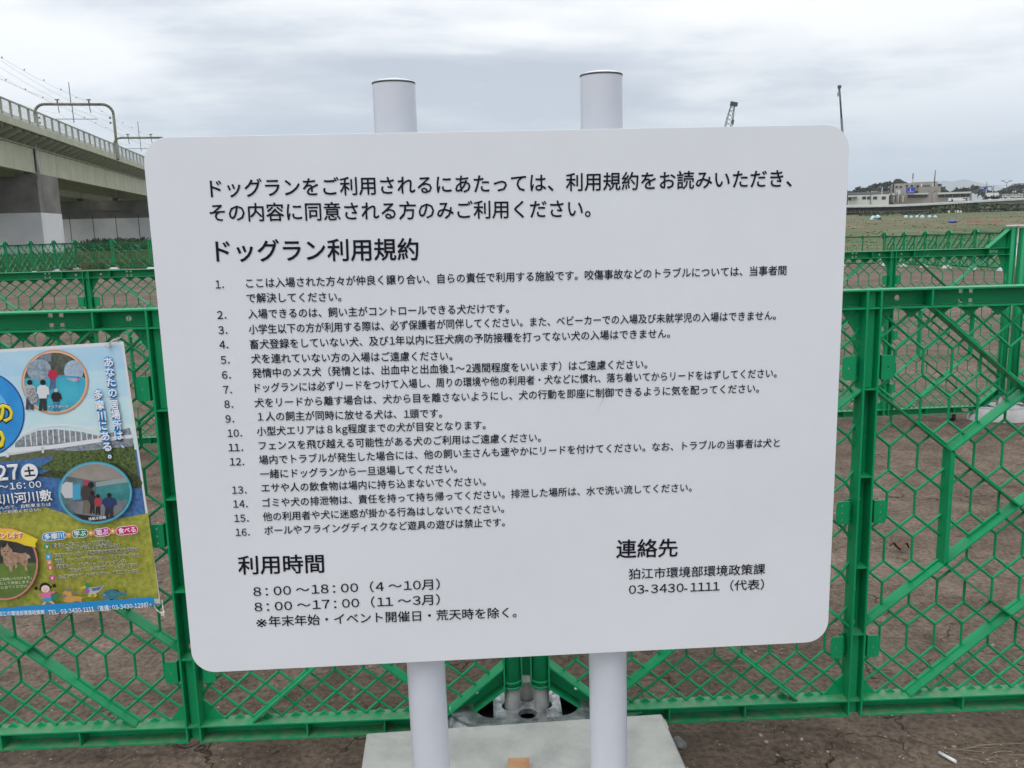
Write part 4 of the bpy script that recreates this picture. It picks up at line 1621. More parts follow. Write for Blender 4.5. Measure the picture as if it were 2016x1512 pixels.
# ------------------------------------------------------------------ railway viaduct on the left
bd = R(-11.6)
BDIR = Vector((math.sin(bd), math.cos(bd), 0))
BRT = Vector((math.cos(bd), -math.sin(bd), 0))     # toward our side


def V(s, d, z):
    return BDIR * s - BRT * d + Vector((0, 0, z))


def vbox(mb, s0, s1, d0, d1, z0, z1):
    c = V((s0 + s1) / 2, (d0 + d1) / 2, (z0 + z1) / 2)
    return mb.obox(c, BDIR, BRT, Vector((0, 0, 1)), (s1 - s0) / 2, (d1 - d0) / 2, (z1 - z0) / 2)


org = V(90, 30, 0)
viaduct = empty('railway_viaduct', org, 0, 'pale green steel railway viaduct with railings on concrete piers', 'bridge')


def vb(mb, name, mt, parent=viaduct):
    return mb.build(name, mt, parent, True)


S0_, S1_ = 55, 330
for dk, d0 in enumerate((25.0, 36.0)):
    mb = MB()
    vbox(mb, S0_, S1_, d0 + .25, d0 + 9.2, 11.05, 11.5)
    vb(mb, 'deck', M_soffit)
    mb = MB()
    vbox(mb, S0_, S1_, d0, d0 + .22, 10.85, 11.45)
    vb(mb, 'fascia', M_girder)
    mb = MB()
    vbox(mb, S0_, S1_, d0 + .02, d0 + .30, 11.452, 11.72)
    vb(mb, 'deck_edge', M_deckedge)
    for gd in (1.7, 7.4):
        for a, b in ((S0_, 93.2), (93.9, 152.8), (153.6, S1_)):
            mb = MB()
            vbox(mb, a, b, d0 + gd, d0 + gd + .06, 7.62, 9.9)
            vbox(mb, a, b, d0 + gd - .22, d0 + gd + .28, 7.55, 7.61)
            vbox(mb, a, b, d0 + gd - .22, d0 + gd + .28, 9.9, 9.98)
            g_ = vb(mb, 'girder', M_girder)
            if gd == 1.7:
                mb = MB()
                s = a + 1.2
                while s < min(b, 240):
                    vbox(mb, s - .012, s + .012, d0 + gd - .018, d0 + gd, 7.62, 9.9)
                    s += 5.2
                vb(mb, 'stiffener', M_girder, g_) if False else vb(mb, 'web_seam', M_girder)
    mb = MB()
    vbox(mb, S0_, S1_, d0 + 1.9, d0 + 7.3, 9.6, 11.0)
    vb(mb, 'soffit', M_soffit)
# brackets carrying the walkway, railing posts and bars
brk = None
s = 62.0
post_me = MB()
post_me.obox((0, 0, .62), (1, 0, 0), (0, 1, 0), (0, 0, 1), .06, .09, .62)
post_me.obox((0, .11, -.35), (1, 0, 0), (0, 1, 0), (0, 0, 1), .04, .05, .65)
pm = post_me.mesh('railing_post')
pm.materials.append(M_rail)
bk = MB()
bk.prism([(0.0, -.02), (0.0, -.35), (1.65, -1.25), (1.65, -.02)], -.05, .05, axis='x')
bkm = bk.mesh('bracket')
bkm.materials.append(M_girder)
yawb = math.atan2(BDIR.y, BDIR.x) - math.pi / 2
bars = MB()
while s < 262:
    q = V(s, 25.03, 11.5) - org
    o = bpy.data.objects.new('railing_post', pm)
    COL.objects.link(o)
    o.parent = viaduct
    o.location = q
    o.rotation_euler.z = yawb + math.pi / 2
    q = V(s, 25.2, 10.95) - org
    o = bpy.data.objects.new('bracket', bkm)
    COL.objects.link(o)
    o.parent = viaduct
    o.location = q
    o.rotation_euler.z = yawb
    o.scale = (1, -1, 1) if False else (1, 1, 1)
    # bracket deepens away from us
    o.rotation_euler.z = yawb + math.pi / 2 * 0
    o.matrix_basis = Matrix.Translation(q) @ Matrix(((BDIR.x, -BRT.x, 0, 0), (BDIR.y, -BRT.y, 0, 0), (0, 0, 1, 0), (0, 0, 0, 1)))
    for k in range(1, 8):
        p = V(s + k * 2.3 / 8, 25.05, 0)
        bars.obox((p.x, p.y, 12.25), BDIR, BRT, (0, 0, 1), .011, .011, .52)
    s += 2.3
vb(bars, 'railing_bars', M_rail)['kind'] = 'stuff'
mb = MB()
vbox(mb, S0_, 300, 25.0, 25.12, 12.72, 12.84)
vb(mb, 'handrail', M_rail)
mb = MB()
vbox(mb, S0_, 300, 33.9, 34.0, 11.5, 12.6)
vb(mb, 'far_parapet', M_rail)
for s0, s1, wpaint, jl in ((90.9, 97.6, 3.85, []), (152, 158, 4.35, [29.2, 32.6, 36.0, 39.4])):
    pr = empty('x') if False else None
    mb = MB()
    vbox(mb, s0, s1, 26, 46, wpaint, 6.9 if s0 < 100 else 5.6)
    vb(mb, 'pier', M_pier)
    mb = MB()
    vbox(mb, s0 - .01, s1 + .01, 25.98, 46.02, -.6, wpaint - .004)
    vb(mb, 'painted_base', M_pierw)
    mb = MB()
    if s0 < 100:
        vbox(mb, s0 + .8, s1 - .8, 28, 46, 6.9, 7.2)
        vbox(mb, s0 + .3, s1, 26, 27.9, 6.9, 7.45)
        vbox(mb, s0 - .12, s0, 28.2, 44, 5.3, 5.5)
    else:
        vbox(mb, s0 - .35, s1, 25.9, 46, 5.6, 7.1)
        vbox(mb, s0 - .2, s0, 26, 46, 4.95, 5.1)
    vb(mb, 'pier_cap', M_pier)
    for dd in (26.9, 32.6, 37.8, 43.5):
        mb = MB()
        vbox(mb, s0 + .6, s0 + 1.4, dd - .35, dd + .35, 7.1, 7.55)
        vb(mb, 'bearing', M_dark)
    for d_ in jl:
        mb = MB()
        vbox(mb, s0 - .03, s0 - .012, d_ - .05, d_ + .05, 0, 4.9)
        vb(mb, 'expansion_joint', M_dark)
mb = MB()
for dz in (0, .35):
    mb.bar(V(93.3 + dz, 26.5, 7.5), V(93.3 + dz, 26.5, 10.3), .06, n=8)
vb(mb, 'drain_pipe', M_deckedge)


def gantry(s, near, w, h, lb):
    g_ = empty('catenary_gantry', V(s, near + w / 2, 11.5), 0, lb, 'catenary gantry', 'gantries over the railway tracks')
    mb = MB()
    r = .17
    pts = [V(s, near, 10.9), V(s, near, h - 1.2)]
    for i in range(1, 7):
        t = R(90 * i / 6)
        pts.append(V(s, near + 1.2 * (1 - math.cos(t)), h - 1.2 + 1.2 * math.sin(t)))
    for i in range(0, 7):
        t = R(90 * i / 6)
        pts.append(V(s, near + w - 1.2 + 1.2 * math.sin(t), h - 1.2 + 1.2 * math.cos(t)))
    pts.append(V(s, near + w, 10.9))
    mb.path(pts, r, 8)
    mb.build('frame', M_gantry, g_, True)
    mb = MB()
    vbox(mb, s - .3, s + .3, near - .2, near + .2, 11.0, 12.9)
    mb.build('post_sleeve', M_rail, g_, True)
    mb = MB()
    vbox(mb, s - .3, s + .3, near + w - .2, near + w + .2, 11.0, 12.9)
    mb.build('post_sleeve', M_rail, g_, True)
    mb = MB()
    c = near + w * .53
    mb.bar(V(s, c, h), V(s, c, h + 2.6), .05, n=6)
    mb.bar(V(s, c - .1, h), V(s, c - .12, h - 2.2), .05, n=6)
    mb.build('lightning_rod', M_dark, g_, True)
    for dd in (near + 2.7, near + 6.3):
        mb = MB()
        mb.bar(V(s, dd, h + .1), V(s, dd, h + .55), .09, n=6)
        mb.bar(V(s, dd - .25, h + .55), V(s, dd + .25, h + .55), .07, n=6)
        mb.bar(V(s, dd, h), V(s, dd - .1, h - 1.0), .05, n=6)
        mb.build('insulator', M_dark, g_, True)
    mb = MB()
    mb.bar(V(s, near + 1.9, h - 1.75), V(s, near + 7.2, h - 1.75), .04, n=6)
    mb.build('cross_arm', M_dark, g_, True)
    mb = MB()
    for z_ in (h - 1.6, h - 2.2):
        mb.bar(V(s, near + .45, z_ - .1), V(s, near + .45, z_ + .1), .12, n=6)
        mb.bar(V(s, near + w - .45, z_ - .1), V(s, near + w - .45, z_ + .1), .12, n=6)
    mb.build('feeder_insulator', M_dark, g_, True)


gantry(120.7, 24.9, 9.0, 17.6, 'arched olive catenary gantry on the viaduct, nearer and larger one')
gantry(160.5, 24.9, 8.6, 17.6, 'arched olive catenary gantry on the viaduct, farther one behind the sign corner')
for i, (dd, z_, sag, r_) in enumerate([(27.6, 17.9, .5, .013), (31.2, 17.9, .5, .013), (27.6, 16.5, .9, .010), (31.2, 16.5, .9, .010), (27.6, 15.6, 0, .010), (31.2, 15.6, 0, .010),
                                       (25.4, 16.1, .5, .012), (25.4, 15.5, .5, .012), (33.5, 16.1, .5, .012)]):
    mb = MB()
    stations = [40.5, 80.5, 120.7, 160.5, 200, 240]
    for a, b in zip(stations, stations[1:]):
        P = []
        for k in range(9):
            t = k / 8
            P.append(V(a + (b - a) * t, dd, z_ - sag * 4 * t * (1 - t)))
        mb.path(P, r_, 4)
    if i < 2:
        for k in range(16):
            c = V(60 + 6.1 * k, dd, z_ - .3)
            mb.bar(c - Vector((0, 0, .07)), c + Vector((0, 0, .07)), .08, n=6)
    o = mb.build('overhead_wire', M_wire)
    tag(o, ['top beaded overhead wire on the near side of the viaduct', 'top beaded overhead wire on the far side of the viaduct', 'sagging overhead wire over the near track',
            'sagging overhead wire over the far track', 'straight contact wire over the near track', 'straight contact wire over the far track', 'upper feeder wire along the near gantry posts',
            'lower feeder wire along the near gantry posts', 'feeder wire along the far gantry posts'][i], 'wire', 'wires along the viaduct')


# ------------------------------------------------------------------ vegetation helpers
def leaf_cloud(mb, c, rx, ry, rz, n, size, seed=0, lump=.35):
    rr = random.Random(seed)
    for _ in range(n):
        while True:
            x, y, z = (rr.uniform(-1, 1) for _ in range(3))
            q = x * x + y * y + z * z
            if .15 < q < 1: break
        k = 1 + lump * noise.noise(Vector((x * 1.6 + seed, y * 1.6, z * 1.6)))
        p = Vector((c[0] + x * rx * k, c[1] + y * ry * k, c[2] + z * rz * k))
        a = Vector((rr.gauss(0, 1), rr.gauss(0, 1), rr.gauss(0, 1))).normalized() * size * rr.uniform(.6, 1.3)
        b = a.cross(Vector((rr.gauss(0, 1), rr.gauss(0, 1), rr.gauss(0, 1)))).normalized() * size * rr.uniform(.5, 1)
        mb.add([p - a, p + b, p + a, p - b * .7], [(0, 1, 2, 3)])


def shrub(px_, D, w, h, lb, seed, grp='bushes at the foot of the viaduct', mt=M_foli2, z0=None):
    p = at(px_, 470, D=D)
    z = ground_z(p.x, p.y) if z0 is None else z0
    root = empty('shrub', (p.x, p.y, z), 0, lb, 'shrub', grp)
    mb = MB()
    leaf_cloud(mb, (p.x, p.y, z + h * .5), w / 2, w / 2, h * .55, int(300 + w * 60), .12 + .02 * w, seed)
    mb.build('foliage', mt, root, True)
    mb = MB()
    for k in range(4):
        mb.bar((p.x, p.y, z - .1), (p.x + (k - 1.5) * w * .15, p.y, z + h * .6), .03, .01, n=5)
    mb.build('stem', M_trunk, root, True)


shrub(205, 100, 3.0, 1.25, 'low green bush at the pier foot, just right of the near pier', 1)
shrub(232, 104, 5.5, 1.3, 'wide low green bush in front of the painted farther pier', 2)
shrub(276, 106, 4.5, 1.2, 'low green bush nearest the left edge of the sign', 3)
shrub(180, 98, 2.6, 1.2, 'small green bush against the near pier', 4)

# grass tufts on the river terrace, countless
gt = MB()
rr = random.Random(5)
for k in range(1500):
    az = R(rr.uniform(19.5, 33))
    D = 46 + rr.random() ** 1.4 * 140
    x, y = D * math.sin(az), D * math.cos(az)
    z = ground_z(x, y)
    h = rr.uniform(.02, .08)
    w = rr.uniform(.05, .20)
    a = rr.random() * 3.14
    dx, dy = math.cos(a) * w, math.sin(a) * w
    gt.add([(x - dx, y - dy, z), (x + dx, y + dy, z), (x + dx * .3, y + dy * .3, z + h), (x - dx * .5, y - dy * .5, z + h * .8)], [(0, 1, 2, 3)])
for k in range(5000):
    az = R(rr.uniform(-34, -19))
    D = 46 + rr.random() ** 1.2 * 40
    x, y = D * math.sin(az), D * math.cos(az)
    h = rr.uniform(.10, .40)
    w = rr.uniform(.05, .16)
    a = rr.random() * 3.14
    dx, dy = math.cos(a) * w, math.sin(a) * w
    z = ground_z(x, y)
    gt.add([(x - dx, y - dy, z), (x + dx, y + dy, z), (x + dx * .3, y + dy * .3, z + h), (x - dx * .5, y - dy * .5, z + h * .8)], [(0, 1, 2, 3)])
tag(gt.build('grass_tufts', M_grass), 'rough olive and straw coloured grass covering the river terrace', 'grass', kind='stuff')


# ------------------------------------------------------------------ right background
def pt(px_, py_, D):
    return at(px_, py_, D=D)


def face_box(mb, xa, xb, ytop, ybot, D, depth, zt=None, zb=None):
    """box whose front runs between the directions xa and xb at distance D"""
    ym = (ytop + ybot) / 2
    A, B = pt(xa, ym, D), pt(xb, ym, D)
    zt = pt((xa + xb) / 2, ytop, D).z if zt is None else zt
    zb = pt((xa + xb) / 2, ybot, D).z if zb is None else zb
    ax = (B - A)
    ax.z = 0
    hw = ax.length / 2
    ax.normalize()
    n = Vector((-ax.y, ax.x, 0))
    c = (A + B) / 2
    c = Vector((c.x, c.y, (zt + zb) / 2)) + n * depth / 2
    mb.obox(c, ax, n, Vector((0, 0, 1)), hw, depth / 2, (zt - zb) / 2)
    return mb


def fb(name, parent, mt, xa, xb, yt, yb, D, depth, **k):
    return face_box(MB(), xa, xb, yt, yb, D, depth, **k).build(name, mt, parent, True)


# white low building
Dw = 232
p0 = pt(1710, 400, Dw)
wbld = empty('white_building', (p0.x, p0.y, 3.6), 0, 'long low white building with dark windows on the far bank', 'building')
fb('wall', wbld, M_cream, 1669, 1750, 383.5, 401, Dw, 12, zb=3.4)
fb('roof', wbld, M_greyroof, 1667, 1751, 378, 382.6, Dw + 3, 9)
for xa, xb in ((1697.5, 1705), (1707, 1713), (1719, 1727), (1736, 1744)):
    w = fb('window', wbld, M_glass, xa, xb, 386.8, 392.5, Dw - .12, .10)
fb('porch', wbld, M_greyroof, 1669, 1688, 387.5, 389, Dw - 1.2, 1.1)
fb('doorway', wbld, M_glass, 1670, 1675, 389, 394.5, Dw - .15, .12)
fb('drain_pipe', wbld, M_greyroof, 1713.6, 1714.8, 379, 401, Dw - .3, .2)
for x in (1736.5,):
    fb('chimney_pipe', wbld, M_white, x - .5, x + .5, 368, 383, Dw + 2, .2)

# beige works building
Db = 248
p0 = pt(1830, 395, Db)
bb = empty('beige_building', (p0.x, p0.y, 3.6), 0, 'beige flat roofed works building of stepped blocks behind the raised road', 'building')
fb('wall', bb, M_beige, 1760, 1800, 361, 404, Db, 20, zb=3.4)
fb('upper_storey', bb, M_beige, 1794, 1846, 358, 376, Db + 2, 18)
fb('ribbed_hall', bb, M_beiged, 1808, 1852, 367.5, 382, Db - 1, 14)
fb('lower_wall', bb, M_beige, 1784, 1913, 380, 402, Db - 3, 14, zb=3.4)
fb('canopy', bb, M_cream, 1786, 1828, 380.2, 383, Db - 4.2, 1.1)
fb('canopy', bb, M_cream, 1846, 1912, 378.2, 381.5, Db - 4.2, 1.1)
fb('bay_shade_plate', bb, M_glass, 1787, 1826, 383.2, 389, Db - 3.14, .1)  # dark plates: shade inside the open bays put into colour
fb('bay_shade_plate', bb, M_glass, 1848, 1909, 382, 388, Db - 3.14, .1)
for x in (1793, 1805, 1818, 1860, 1875, 1890, 1902):
    fb('column', bb, M_beiged, x - .6, x + .6, 382, 390, Db - 3.5, .3)
for x, y in ((1763, 366), (1771, 366), (1783, 364), (1793, 364), (1805, 364.5)):
    fb('window', bb, M_glass, x, x + 4.5, y, y + 4, Db - .12 if x < 1794 else Db + 1.86, .1)
fb('door_block', bb, M_cream, 1764, 1773, 374, 383, Db - 3, 2.5)
fb('window', bb, M_glass, 1765.5, 1767, 377, 383, Db - 3.12, .1)
fb('stack', bb, M_white, 1813.5, 1815.3, 361.5, 367.3, Db, 1)
fb('stack', bb, M_white, 1836, 1838, 360.5, 367.3, Db, 1)
fb('machinery', bb, M_greyroof, 1817, 1831, 364, 367.3, Db + 1, 1)
fb('stair_tower', bb, M_beiged, 1753, 1757, 364, 384, Db + 1, 3)
for k in range(9):
    fb('yard_gear', bb, (M_dark, M_beiged, M_cream)[k % 3], 1752 + k * 3.1, 1754.2 + k * 3.1, 384 + (k * 7 % 5), 398, Db - 6 + k % 3, 1.5)
# roof wing overhang
fb('overhang', bb, M_dark, 1845, 1854, 362, 365.5, Db + 3, 3)

sgn = fb('billboard', None, M_blue, 1784, 1801, 369, 380, Db - 5.2, .4)
sroot = empty('blue_billboard', tuple(pt(1792, 380, Db - 5.2)), 0, 'bright blue billboard mounted on the front of the beige works building', 'billboard')
sgn.parent = sroot
sgn.data.transform(Matrix.Translation(-Vector(sroot.location)))
sgn.name = 'sign_face'
fb('white_mark', sroot, M_white, 1791.8, 1793, 371, 376.5, Db - 5.3, .05)
fb('white_mark', sroot, M_white, 1787, 1798, 377.3, 377.9, Db - 5.3, .05)
fb('ochre_strip', sroot, M_orange, 1785, 1800, 380.8, 381.8, Db - 5.3, .3)
an = empty('antenna_mast', tuple(pt(1797.5, 356, Db + 4)), 0, 'short grey antenna with a broad top on the works roof', 'antenna')
fb('pole', an, M_greyroof, 1796.6, 1797.4, 345, 359, Db + 4, .3)
fb('antenna_head', an, M_beiged, 1796, 1799, 341.5, 352, Db + 4, .5)
an = empty('chimney_mast', tuple(pt(1840.5, 362, Db + 2)), 0, 'tall thin dark mast rising from the works roof', 'mast')
mb = MB()
mb.bar(pt(1839.0, 368, Db + 2), pt(1841.6, 335, Db + 2), .17, .10, n=6)
mb.build('pole', M_dark, an, True)

# raised road: slab with white guard rail, shade underneath put into a dark wall colour
Dr = 200
road_pts = [(1640, 404.2), (1700, 403.8), (1760, 402.6), (1800, 401), (1850, 398.6), (1900, 395.6), (1925, 394), (1960, 392), (2016, 389.3), (2090, 386)]
rdr = empty('raised_road', tuple(pt(1800, 414, Dr)), 0, 'raised riverside road with a pale guard rail and shade painted dark underneath', 'road bridge')


def strip(pts_top, pts_bot, D, depth, name, mt, parent):
    """wall following a line of directions, with real depth"""
    mb = MB()
    T = [pt(x, y, D) for x, y in pts_top]
    Bt = [pt(x, y, D) for x, y in pts_bot]
    for a, b, c, d in zip(T, T[1:], Bt, Bt[1:]):
        n = Vector((a.x, a.y, 0)).normalized() * depth
        vs = [a, b, d, c, a + n, b + n, d + n, c + n]
        mb.add(vs, [(0, 1, 2, 3), (7, 6, 5, 4), (0, 4, 5, 1), (3, 2, 6, 7), (0, 3, 7, 4), (1, 5, 6, 2)])
    return mb.build(name, mt, parent, True)


strip(road_pts, [(x, y + 1.4) for x, y in road_pts], Dr, .3, 'guard_rail', M_white, rdr)
strip([(x, y + 1.4) for x, y in road_pts], [(x, y + 4.4) for x, y in road_pts], Dr, 8, 'road_slab', M_deckedge, rdr)
left_pts = [p for p in road_pts if p[0] <= 1925]
strip([(x, y + 4.45) for x, y in left_pts], [(x, 420 - (x - 1640) * .012) for x, y in left_pts], Dr + 1.2, 6, 'painted_shade_wall', M_viad, rdr)
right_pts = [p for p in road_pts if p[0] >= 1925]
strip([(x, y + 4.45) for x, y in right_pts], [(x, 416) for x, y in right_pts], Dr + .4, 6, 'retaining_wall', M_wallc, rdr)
for k in range(22):
    x = 1652 + k * 12.5
    y = [a[1] + (b[1] - a[1]) * (x - a[0]) / (b[0] - a[0]) for a, b in zip(road_pts, road_pts[1:]) if a[0] <= x <= b[0]][0]
    fb('rail_post', rdr, M_white, x - .3, x + .3, y - .6, y + 1.6, Dr - .15, .12)
for k in range(9):
    x = 1868 + k * 5.5
    fb('pile', rdr, M_wallc, x - .6, x + .6, 401, 410, Dr - .1, 1.1)
wl = empty('riverside_fence_rail', tuple(pt(1740, 418, Dr - 4)), 0, 'low grey post and rail barrier below the raised road', 'fence')
for k in range(22):
    x = 1668 + k * 8
    fb('post', wl, M_wallc, x - .3, x + .3, 414, 419.5, Dr - 4, .15)
fb('rail', wl, M_wallc, 1668, 1838, 415.6, 416.2, Dr - 3.8, .1)

# vehicles and tanks along the road, gantries
for i, (xa, xb, yt, yb, D, lb) in enumerate([(1942, 1956, 379.5, 387, 226, 'white box truck body on the raised road, left one of the pair'), (1957, 1966, 379.2, 387, 226, 'white box truck body on the raised road, right one of the pair')]):
    tr = empty('box_truck', tuple(pt((xa + xb) / 2, yb, D)), 0, lb, 'truck', 'trucks on the raised road')
    fb('cargo_box', tr, M_white, xa, xb, yt, yb, D, 2.3)
    fb('chassis', tr, M_dark, xa + .3, xb - .3, yb, yb + 1.1, D + .2, 1.9)
    fb('cab', tr, M_cream, xb + .05, xb + 1.3, yt + 2.6, yb + .6, D + .1, 2.1) if i else fb('cab', tr, M_cream, xa - 1.3, xa - .05, yt + 2.6, yb + .6, D + .1, 2.1)
    for x in (xa + 1.5, xb - 1.5):
        c = pt(x, yb + 1.2, D)
        MB().bar(c, c + Vector((math.sin(R(28)), math.cos(R(28)), 0)) * .4, .45, n=14).build('wheel', M_hole, tr, True)
bus = empty('white_bus', tuple(pt(1890, 394, 212)), 0, 'white coach with dark windows on the raised road before the works', 'bus')
fb('body', bus, M_white, 1867, 1908, 389.3, 395.3, 212, 2.4)
for k in range(5):
    fb('window', bus, M_glass, 1895.5 + k * 2.2, 1897.3 + k * 2.2, 389.9, 391.6, 211.93, .06)
for x in (1872, 1900):
    c = pt(x, 395.2, 212)
    MB().bar(c, c + Vector((.2, .35, 0)), .45, n=14).build('wheel', M_hole, bus, True)
for i in range(7):
    x = 1975 + i * 6.2
    fbx = empty('parked_van', tuple(pt(x, 388, 228)), 0, 'small pale parked van, %s from the left in the line on the raised road' % OD[i], 'van', 'vans parked along the raised road')
    fb('body', fbx, (M_cream, M_white, M_deckedge)[i % 3], x - 2.6, x + 2.6, 382.5 - (i % 2) + (-1.2 * (x > 2000)), 388.2, 228, 1.8)
    fb('windscreen', fbx, M_glass, x - 1.6, x + 1.2, 383.6 - (i % 2), 384.9 - (i % 2), 227.9, .08)
G = empty('dark_sign_gantry', tuple(pt(1943, 380, 236)), 0, 'dark steel gantry frame with a blue road sign panel', 'gantry')
fb('leg', G, M_dark, 1933, 1934.3, 368, 388, 236, .3)
fb('leg', G, M_dark, 1952, 1953.3, 368, 388, 236, .3)
fb('beam', G, M_dark, 1933, 1953.3, 367, 368.4, 236, .3)
fb('sign_panel', G, M_blue, 1936, 1944.5, 368.7, 375.5, 235.8, .15)
G = empty('dark_portal_gantry', tuple(pt(1985, 385, 240)), 0, 'thin dark portal frame with signal heads at far right', 'gantry')
fb('leg', G, M_dark, 1955, 1956.2, 365, 384, 240, .3)
fb('leg', G, M_dark, 2001.5, 2002.6, 362, 388, 240, .3)
fb('leg', G, M_dark, 2005, 2006.6, 360.5, 388, 240, .3)
fb('beam', G, M_wire, 1955, 2003, 364.6, 365.3, 240, .2)
fb('crossbeam', G, M_dark, 1993, 2016, 361.3, 362.6, 240, .3)
fb('signal_head', G, M_dark, 1996.5, 2000.5, 362.6, 365.5, 240, .6)
fb('signal_head', G, M_dark, 2013, 2016, 362.6, 366, 240, .6)
G = empty('dark_pole', tuple(pt(1942, 385, 232)), 0, 'dark vertical pole standing between the blue sign gantry and the trucks', 'pole')
fb('shaft', G, M_dark, 1942, 1943, 358, 372, 232, .2)
fb('lower_shaft', G, M_deckedge, 1940.6, 1942, 372, 390, 232, .2)
for i, (x, yb, yt, arm) in enumerate([(1982, 386, 360, 1), (1925, 390, 372, -1), (1760 + 75, 400, 380, 1)]):
    lm_ = empty('street_lamp', tuple(pt(x, yb, 222)), 0, ['pale street lamp with two long arms near the far right', 'pale street lamp left of the blue sign gantry', 'small lamp post in front of the beige works'][i], 'street lamp', 'lamps along the raised road')
    mb = MB()
    a, b = pt(x, yb, 222), pt(x, yt, 222)
    mb.bar(a, b, .09, .06, n=6)
    mb.build('pole', M_greyroof, lm_, True)
    mb = MB()
    for sg in ((-1, 1) if arm > 0 else (1,)):
        e = pt(x + sg * 8, yt - 4, 222)
        mb.bar(b, e, .06, .05, n=5)
        mb.obox(e, (1, 0, 0), (0, 1, 0), (0, 0, 1), .3, .12, .06)
    mb.build('lamp_arm', M_greyroof, lm_, True)

# pale boats drawn up on the terrace
boatp = [(1717.5, 427.5, 150, 10, 'left'), (1728.5, 426.5, 150, 12, 'right'), (1783.5, 426, 165, 9, ''), (1794.5, 426, 165, 8, ''), (1805, 425, 168, 7, ''), (1816, 426, 165, 10, ''), (1830.5, 426, 165, 9, ''), (1841.5, 426, 165, 9, '')]
names_b = ['pale blue upturned boat leaning left in the isolated pair by the sign edge', 'larger pale blue upturned boat, right one of the isolated pair by the sign edge',
           'pale blue upturned boat at the left end of the row of six', 'pale blue upturned boat, second from left in the row of six', 'greyish small upturned boat, third from left in the row of six',
           'pale blue upturned boat, fourth from left in the row of six', 'pale blue upturned boat, fifth from left in the row of six', 'pale blue upturned boat at the right end of the row of six']
for i, (x, y, D, w, _) in enumerate(boatp):
    c = pt(x, y + 3, D)
    sc = w / FPX * D
    root = empty('upturned_boat', (c.x, c.y, c.z - sc * .15), 0, names_b[i], 'boat', 'upturned boats on the river terrace')
    mb = MB()
    nL, nS = 8, 9
    vs = []
    yaw = R(20 + 10 * (i % 3))
    for k in range(nL + 1):
        t = k / nL
        wd = math.sin(math.pi * (0.12 + .80 * t)) ** .7 * sc / 2
        hh = wd * 1.15
        for j in range(nS):
            a = math.pi * j / (nS - 1)
            lx, ly, lz = math.cos(a) * wd * .95, (t - .5) * sc * .8, math.sin(a) * hh
            if i % 2 == 0: lz *= 1.1
            vs.append((c.x + lx * math.cos(yaw) - ly * math.sin(yaw), c.y + lx * math.sin(yaw) + ly * math.cos(yaw), c.z + lz - sc * .1 + lx * (.35 if i in (0, 4) else -.35)))
    mb.add(vs, [(k * nS + j, k * nS + j + 1, (k + 1) * nS + j + 1, (k + 1) * nS + j) for k in range(nL) for j in range(nS - 1)], True)
    mb.build('hull', M_boat, root, True)
    mb = MB()
    e0, e1 = vs[4], vs[nL * nS + 4]
    mb.bar(e0, e1, .03, n=5)
    mb.build('keel', M_white, root, True)
tp = empty('blue_tarpaulin', tuple(pt(1875, 436, 118)), 0, 'crumpled blue tarpaulin bundle on the grass', 'tarpaulin')
link('bundle', blob(pt(1876, 435.7, 110), .50, .35, .17, 9, n=3, mt=M_tarp), tp, True)
link('bundle_end', blob(pt(1884, 435.9, 110), .12, .12, .12, 4, n=2, mt=M_orange), tp, True)
for i, (xa, xb) in enumerate(((1902, 1936), (1948, 1972))):
    p0 = pt((xa + xb) / 2, 437, 110)
    nt_ = empty('orange_barrier', tuple(p0), 0, ['low orange barrier net on the grass, longer left piece', 'low orange barrier net on the grass, shorter right piece'][i], 'barrier', 'orange barriers on the river terrace')
    fb('net', nt_, M_orange, xa, xb, 434.0, 436.6, 110, .08)
    for k in range(4):
        x = xa + (xb - xa) * k / 3
        fb('stake', nt_, M_orange, x - .25, x + .25, 433.6, 437.2, 109.9, .05)
for i, (xa, xb, lb) in enumerate(((1866.5, 1870, 'cream upright board on the terrace, alone on the left'), (1880, 1881.6, 'narrow cream upright board next to the pair'), (1883.5, 1888.3, 'wide cream panel, left of the close pair'), (1889.8, 1893.5, 'wide cream panel, right of the close pair'))):
    b_ = empty('cream_board', tuple(pt(xa, 419, 172)), 0, lb, 'panel', 'cream panels standing on the terrace')
    fb('board_face', b_, M_cream, xa, xb, 414, 418.6 if i != 0 else 419.6, 172, .12)
    fb('foot', b_, M_beiged, xa + .3, xb - .3, 418.7, 420.4, 172.05, .05)

# crawler crane and drilling mast, mostly hidden behind the board
cr = empty('crawler_crane', tuple(pt(1395, 425, 240)), 0, 'dark lattice crane boom tip showing above the sign', 'crane')
tip, foot = pt(1443, 206, 240), pt(1398, 415, 240)
ax = (tip - foot).normalized()
e1 = ax.cross(Vector((0, 1, 0))).normalized()
e2 = ax.cross(e1)
mb = MB()
nseg = 26
cor = []
for k in range(nseg + 1):
    t = k / nseg
    c = foot.lerp(tip, t)
    w = .75 if t < .86 else .75 - (t - .86) / .14 * .35
    if t < .1: w = .3 + t * 4.5
    cor.append([c + e1 * (w * a) + e2 * (w * b) for a, b in ((-1, -1), (1, -1), (1, 1), (-1, 1))])
for k in range(nseg):
    for j in range(4):
        mb.bar(cor[k][j], cor[k + 1][j], .07, n=4)
        mb.bar(cor[k][j], cor[k + 1][(j + 1) % 4], .05, n=4)
mb.build('lattice_boom', M_dark, cr, True)
mb = MB()
mb.obox(tip + ax * .2 + e1 * -.2, ax, e1, e2, .5, .9, .4)
mb.build('boom_head', M_dark, cr, True)
mb = MB()
hk = pt(1443, 236, 240)
mb.bar(tip + Vector((.6, 0, 0)), hk, .05, n=4)
mb.bar(hk, hk - Vector((0, 0, 1.2)), .35, .15, n=8)
mb.build('hook_block', M_dark, cr, True)
mb = MB()
bc = pt(1392, 420, 240)
